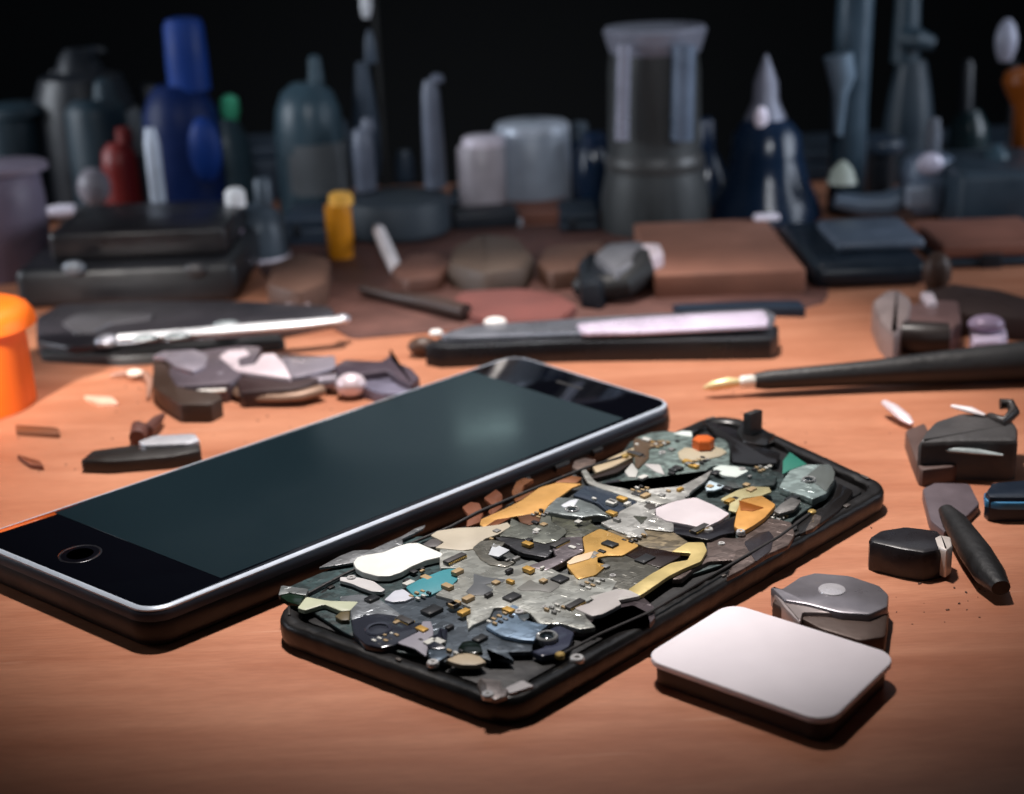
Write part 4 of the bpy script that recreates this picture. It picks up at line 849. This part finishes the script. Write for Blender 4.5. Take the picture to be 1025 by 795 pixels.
# hanging tools on the far right
tl = bottle('dark_spray_bottle', 'tall dark bottle with a side trigger behind the microscope', 'bottle', 905, 63.5, [('body', gm('spray_dark', (24, 34, 42), .45, k=1.2), [(14, 60), (20, 90), (24, 120), (26, 200)], 0), ('neck', gm('spray_dark2', (26, 38, 46), .45, k=1.2), [(10, -40), (12, 0), (14, 62)], None)])
bm = NB(); tube(bm, [V(905, 38, 63), V(920, 40, 62.5), V(933, 44, 62.5)], [.5, .45, .3], 14); obj('trigger', bm, gm('spray_dark2', (26, 38, 46)), tl)
t = thing('amber_driver', 'upright screwdriver with a dark amber handle at the right edge', 'screwdriver', (V(1020, 240, 58).x, 58, 0))
bm = NB(); pxlathe(bm, 1022, 58, [(14, 68), (22, 72), (25, 82), (20, 94), (12, 108), (11, 158)], 24); obj('handle', bm, gm('amber_dark', (120, 62, 16), .35, k=.9), t)
bm = NB(); pxlathe(bm, 1022, 58, [(5, 156), (5, 200), (4, 235)], 14, 0); obj('shaft', bm, DARK, t)
t = thing('grey_handle_tool', 'tool with a grey oval end standing behind the amber driver', 'tool handle', (V(1005, 200, 62).x, 62, 0))
bm = NB(); pxlathe(bm, 1005, 62, [(3, 19), (8, 26), (11, 38), (10, 50), (6, 61)], 20); obj('end', bm, gm('grey_end_tool', (104, 106, 118), .38, .1, k=1.1), t)
bm = NB(); pxlathe(bm, 1005, 62, [(2.5, 60), (2.5, 150), (2.5, 200)], 12, 0); obj('rod', bm, DARK, t)
t = thing('dark_block_stack', 'dark teal box with a pointed lid at the right edge', 'box', (V(1010, 260, 55).x, 56, 0))
bm = NB(); a, b, z1 = pxbox(bm, 962, 1075, 172, 53, 5, 0, .3); obj('box_body', bm, gm('block_teal', (40, 52, 62), .42, k=.7), t)
bm = NB(); P = V(996, 160, 56); lathe(bm, (P.x, 56, z1-.1), [(.55, 0), (.4, .3), (.05, .6)], 16); obj('lid_point', bm, TEAL, t)
0 and lone('dark_strip_case', [(800, 268), (960, 262), (960, 300), (850, 308), (812, 300)], .9, gm('station_dark', (18, 24, 30), .4, k=1), 'low dark tray in front of the microscope base', 'tray', bev=.2)
lone('flat_ruler', [(672, 304), (760, 300), (800, 300), (806, 308), (760, 307), (680, 309)], .3, gm('ruler_dark', (24, 34, 46), .4, k=1), 'thin dark strip lying between the cardboard box and folding tool', 'strip', bev=.04)

# thin brown sheet painting the bench shade under the middle tools
lone('shade_sheet', [(258, 268), (275, 240), (320, 226), (440, 208), (640, 196), (830, 228), (828, 300), (772, 316), (640, 318), (560, 322), (420, 332), (352, 338), (318, 318), (290, 300)], .06,
     mat('shade_brown', (140, 90, 78), .6, var=.3, scale=8, bump=.5, bscale=50, k=.4), 'thin brown sheet painting bench shade under the tools behind the phones', 'shade sheet', bev=.03)
lone('leather_purse', [(447, 262), (452, 244), (480, 232), (520, 236), (534, 252), (524, 266), (485, 272)], .9, mat('umber_leather', (92, 74, 62), .6, bump=.5, bscale=20, k=.8), 'dark umber leather purse standing on the brown shade sheet below the short jar', 'purse', bev=.3)
lone('bench_light_patch', [(452, 298), (462, 290), (520, 287), (560, 293), (578, 304), (560, 318), (500, 321), (470, 314)], .35, mat('rose_light', (150, 86, 78), .85, bump=.6, bscale=16, k=.5), 'reddish brown piece painting a light patch behind the long folding tool', 'light patch', bev=.15)  # rose lump coloured to stand in for a light patch on the bench
lone('wood_block', [(266, 284), (272, 262), (300, 252), (330, 258), (326, 282), (300, 292)], .8, mat('umber_wood', (112, 78, 62), .6, bump=.4, k=.8), 'dark brown wood block left of the amber vial, behind the tweezers tail', 'block', bev=.12)
lone('wood_wedge', [(390, 268), (410, 254), (440, 252), (452, 262), (440, 276), (405, 280)], .55, mat('umber_wood2', (120, 80, 66), .6, bump=.4, k=.8), 'low brown wooden wedge right of the white leaning stick', 'wedge', bev=.12)
lone('sanding_block', [(536, 262), (545, 246), (600, 240), (610, 250), (590, 268), (550, 272)], .7, mat('umber_wood', (112, 78, 62), .6, k=.8), 'brown sanding block left of the black curved clamp', 'block', bev=.12)
def bxs(name, lab, cat, x0, x1, yt, Y, dep, m, m2=None, lidh=.5, rz=0.0):
    t = thing(name, lab, cat, (V((x0+x1)/2, 230, Y).x, Y, 0))
    bm = NB(); a, b, z1 = pxbox(bm, x0, x1, yt, Y, dep, 0, .15, rz); obj('box_body', bm, m, t)
    bm = NB(); box(bm, ((a.x+b.x)/2, Y+dep/2, z1+lidh/2), ((b.x-a.x)*.96, dep*.94, lidh), rz, .12); obj('lid', bm, m2 or m, t)
    bm = NB(); box(bm, ((a.x+b.x)/2-.3, Y-.04, z1-.1), ((b.x-a.x)*.18, .12, .5), rz, .04); obj('latch', bm, GREYM if (x0 // 7) % 2 else DARK, t)
    return t
CRT = gm('crate_dark', (26, 36, 46), .5, k=.85); CRB = gm('crate_brown', (104, 66, 54), .6, k=1.0); CRS = gm('crate_slate', (40, 50, 62), .45, k=.85)
bxs('storage_crate', 'wide dark teal crate behind the grey cup and red bottle', 'crate', -60, 150, 178, 64, 4, CRT)
bxs('storage_crate', 'dark slate crate between the blue bottle and the squeeze bottle', 'crate', 205, 290, 160, 64.5, 4, CRS)
bxs('storage_crate', 'long dark crate behind the microscope and the spray bottle', 'crate', 800, 1100, 158, 64, 5, CRT)
bxs('parts_box', 'low brown parts box in front of the two metal jars', 'box', 470, 572, 222, 57.5, 3.5, CRB, None, .3)
bxs('parts_box', 'small dark parts box left of the brown cardboard box', 'box', 560, 600, 222, 56, 3, CRT, None, .3)
bxs('parts_box', 'dark grey parts box between the slate cup and short jar', 'box', 448, 478, 206, 60.5, 3, CRS, None, .3)
bxs('parts_box', 'slate box between stout slate bottle and amber vial', 'box', 283, 326, 228, 55.5, 3, CRS, None, .4)
bxs('parts_box', 'flat dark box at the right edge below the boxy teal case', 'box', 940, 1060, 258, 48.5, 4, CRT, CRB, .5)
LAB = gm('paper_label', (96, 100, 104), .7, k=.6)
for px_, Y_, prof, own in ((316, 60, [(35.6, 140), (35.8, 150), (35.8, 185), (35.6, 190)], 'squeeze_bottle'), (95, 63.5, [(48.6, 110), (48.8, 118), (48.8, 150), (48.6, 156)], 'dark_jug')):
    bm = NB(); pxlathe(bm, px_, Y_, prof); obj('label', bm, LAB, bpy.data.objects[own])
tall_tool(345, 62, [(8, 120), (12, 135), (14, 160), (14, 215)], GD, 'stubby dark brush handle beside the squeeze bottle')
tall_tool(408, 61.5, [(6, 150), (9, 160), (10, 180), (10, 215)], GD, 'short brush handle between the two slate handles')
bottle('spray_bottle', 'dark green bottle with a narrow neck at the far left behind the jug', 'bottle', 60, 65.5, [('body', gm('bottle_green_dark', (22, 36, 40), .3, k=1.0), [(14, 100), (22, 112), (26, 130), (26, 190)], 0), ('neck', DARK, [(5, 70), (7, 74), (8, 101)], None)])
bottle('glue_bottle', 'dark slate bottle with a stepped cap left of the blue bottle', 'bottle', 150, 64.5, [('body', TEAL, [(12, 112), (20, 122), (22, 140), (22, 190)], 0), ('cap', DARK, [(8, 84), (10, 87), (10, 113)], None)])
bottle('glue_bottle', 'small navy bottle between large jar and tall canister', 'bottle', 580, 63, [('body', gm('ink_blue', (14, 26, 42), .22, k=1.2), [(10, 140), (16, 150), (18, 200)], 0), ('cap', SLATE, [(6, 122), (8, 124), (8, 141)], None)])
bottle('spool', 'dark spool standing behind the microscope arm', 'spool', 880, 60.5, [('core', DARK, [(14, 150), (14, 190)], 0), ('flange', GD, [(22, 138), (24, 141), (24, 148), (22, 151)], None)])
bottle('tall_flask', 'tall narrow dark flask right of the spray bottle', 'flask', 965, 64, [('body', gm('bottle_green_dark', (22, 36, 40), .3, k=1.0), [(10, 110), (18, 124), (20, 140), (20, 190)], 0), ('neck', DARK, [(4, 60), (6, 64), (8, 111)], None)])
# cluster of metal bits on the right
t = thing('metal_vise', 'brownish grey metal fitting with a pale lug right of the bench centre', 'fitting', (*G(905, 345, 0).xy, 0))
bm = NB(); tprism(bm, [(872, 300), (885, 290), (900, 289), (912, 298), (910, 315), (895, 335), (880, 320)], 0, .9, .15); obj('fitting_post', bm, gm('warm_grey_metal', (112, 100, 98), .4, .3, k=1.1), t)
bm = NB(); tube(bm, [G(903, 336, .5), G(925, 338, .5), G(948, 338, .5)], [.42, .46, .42], 20); obj('fitting_barrel', bm, gm('dark_barrel', (38, 30, 28), .4), t)
bm = NB(); tprism(bm, [(905, 305), (925, 298), (960, 300), (962, 320), (950, 330), (905, 325)], 0, .75, .15); obj('fitting_body', bm, gm('brown_fitting', (84, 64, 62), .45, k=1.1), t)
bm = NB(); tprism(bm, [(920, 291), (934, 292), (938, 301), (928, 301)], .6, .95, .08); obj('lug', bm, PNK, t)
t = thing('lilac_cube', 'small lilac metal cube with a rounded top by the right edge', 'metal part', (*G(985, 348, 0).xy, 0))
bm = NB(); tprism(bm, [(970, 326), (985, 324), (1006, 326), (1008, 334), (1000, 340), (972, 342)], 0, .55, .1); obj('cube_body', bm, gm('lilac_body', (168, 154, 170), .36, .2, k=1.1), t)
bm = NB(); P = G(986, 324, .75); ball(bm, P, .42, (1.2, 1, .6)); obj('cube_cap', bm, gm('lilac_cap', (128, 112, 130), .38, .2, k=1.1), t)
bm = NB(); tube(bm, [G(1012, 321, .4), G(1022, 323, .4), G(1032, 325, .4)], [.14, .2, .14], 12)
tag(obj('pale_plug', bm, LILM), 'pale plug cut by the right frame edge beside the lilac cube', 'plug')
lone('leather_pouch', [(925, 290), (950, 282), (1000, 288), (1040, 300), (1040, 318), (1005, 316), (960, 312)], .7, gm('dark_leather', (56, 40, 36), .6), 'dark brown pouch lying behind the lilac cube', 'pouch', bev=.2)
bm = NB(); ball(bm, G(937, 272, .9), .5, (.9, .8, 1.3)); lathe(bm, (G(937, 272, .9).x, G(937, 272, .9).y, 0), [(.4, 0), (.3, .4)], 14)
tag(obj('brown_stopper', bm, gm('stopper_brown', (58, 40, 32), .5)), 'small brown stopper standing in front of the microscope', 'stopper')

# ================================================================ LIGHT
def aim(o, loc, tgt):
    o.location = Vector(loc)*S
    o.rotation_euler = (Vector(tgt)-Vector(loc)).to_track_quat('-Z', 'Y').to_euler()
def light(name, typ, loc, tgt, power, color, **kw):
    l = bpy.data.lights.new(name, typ); l.energy = power; l.color = color
    for k, v in kw.items(): setattr(l, k, v)
    o = bpy.data.objects.new(name, l); col.objects.link(o); aim(o, loc, tgt); return o
light('bench_lamp', 'SPOT', (-4.1, 44, 66), (-.2, 35.0, 0), 31, (1, .93, .89), spot_size=math.radians(26.3), spot_blend=.52, shadow_soft_size=.03)
light('back_rim_fill', 'AREA', (10, 85, 55), (0, 52, 0), .3, (.82, .88, 1), shape='RECTANGLE', size=.6, size_y=.3)  # added light from behind, unseen, for highlights on rounded edges
light('cool_fill', 'AREA', (-50, 48, 17), (5, 62, 5), .45, (.86, .92, 1), shape='RECTANGLE', size=.35, size_y=.2, spread=math.radians(75))
light('pot_fill', 'SPOT', (-24, 6, 24), (-14.5, 39, 2), 26, (1, .95, .9), spot_size=math.radians(12), spot_blend=.8, shadow_soft_size=.02)  # unseen spot added to brighten the orange pot
light('right_fill', 'AREA', (46, 46, 16), (6, 61, 5), .35, (.8, .88, 1), shape='RECTANGLE', size=.3, size_y=.2, spread=math.radians(75))
P = G(488, 428, .8); d = (P-CAM); d.z = -d.z; d = d*((113-P.y)/d.y); P = P+d
light('back_row_fill', 'AREA', (8, -35, 52), (2, 64, 5), .085, (.92, .95, 1), shape='RECTANGLE', size=.3, size_y=.15, spread=math.radians(24))  # extra light put in behind the camera to lift the back row
light('screen_glint_light', 'AREA', P, P-d, .003, (.7, 1, .98), shape='RECTANGLE', size=.05, size_y=.012)  # made-up light, placed so the phone screen mirrors it as a glint
P = G(500, 415, .8); d = (P-CAM); d.z = -d.z; d = d*((112-P.y)/d.y); P = P+d
light('screen_glow_light', 'AREA', P, P-d, .02, (.75, .92, 1), shape='ELLIPSE', size=.3, size_y=.12)  # invented soft source, set where the dark screen reflects its glow

w = bpy.data.worlds.new('World'); scn.world = w; w.use_nodes = True
bg = w.node_tree.nodes['Background']; bg.inputs[0].default_value = (.35, .6, .8, 1); bg.inputs[1].default_value = .012

# ================================================================ CAMERA
cd = bpy.data.cameras.new('camera'); cam = bpy.data.objects.new('camera', cd); col.objects.link(cam)
cd.sensor_width = 36; cd.lens = F/1024*36; cd.clip_start = .005; cd.clip_end = 20
M = Matrix((RT, UP, -FWD)).transposed().to_4x4(); M.translation = CAM*S
cam.matrix_world = M
cd.dof.use_dof = True; cd.dof.focus_distance = .285; cd.dof.aperture_fstop = 15
scn.camera = cam
scn.view_settings.view_transform = 'Standard'; scn.view_settings.look = 'None'
scn.view_settings.exposure = 0; scn.view_settings.gamma = 1
scn.render.engine = 'CYCLES'
scn.cycles.use_denoising = True
scn.cycles.max_bounces = 6
scn.render.film_transparent = False
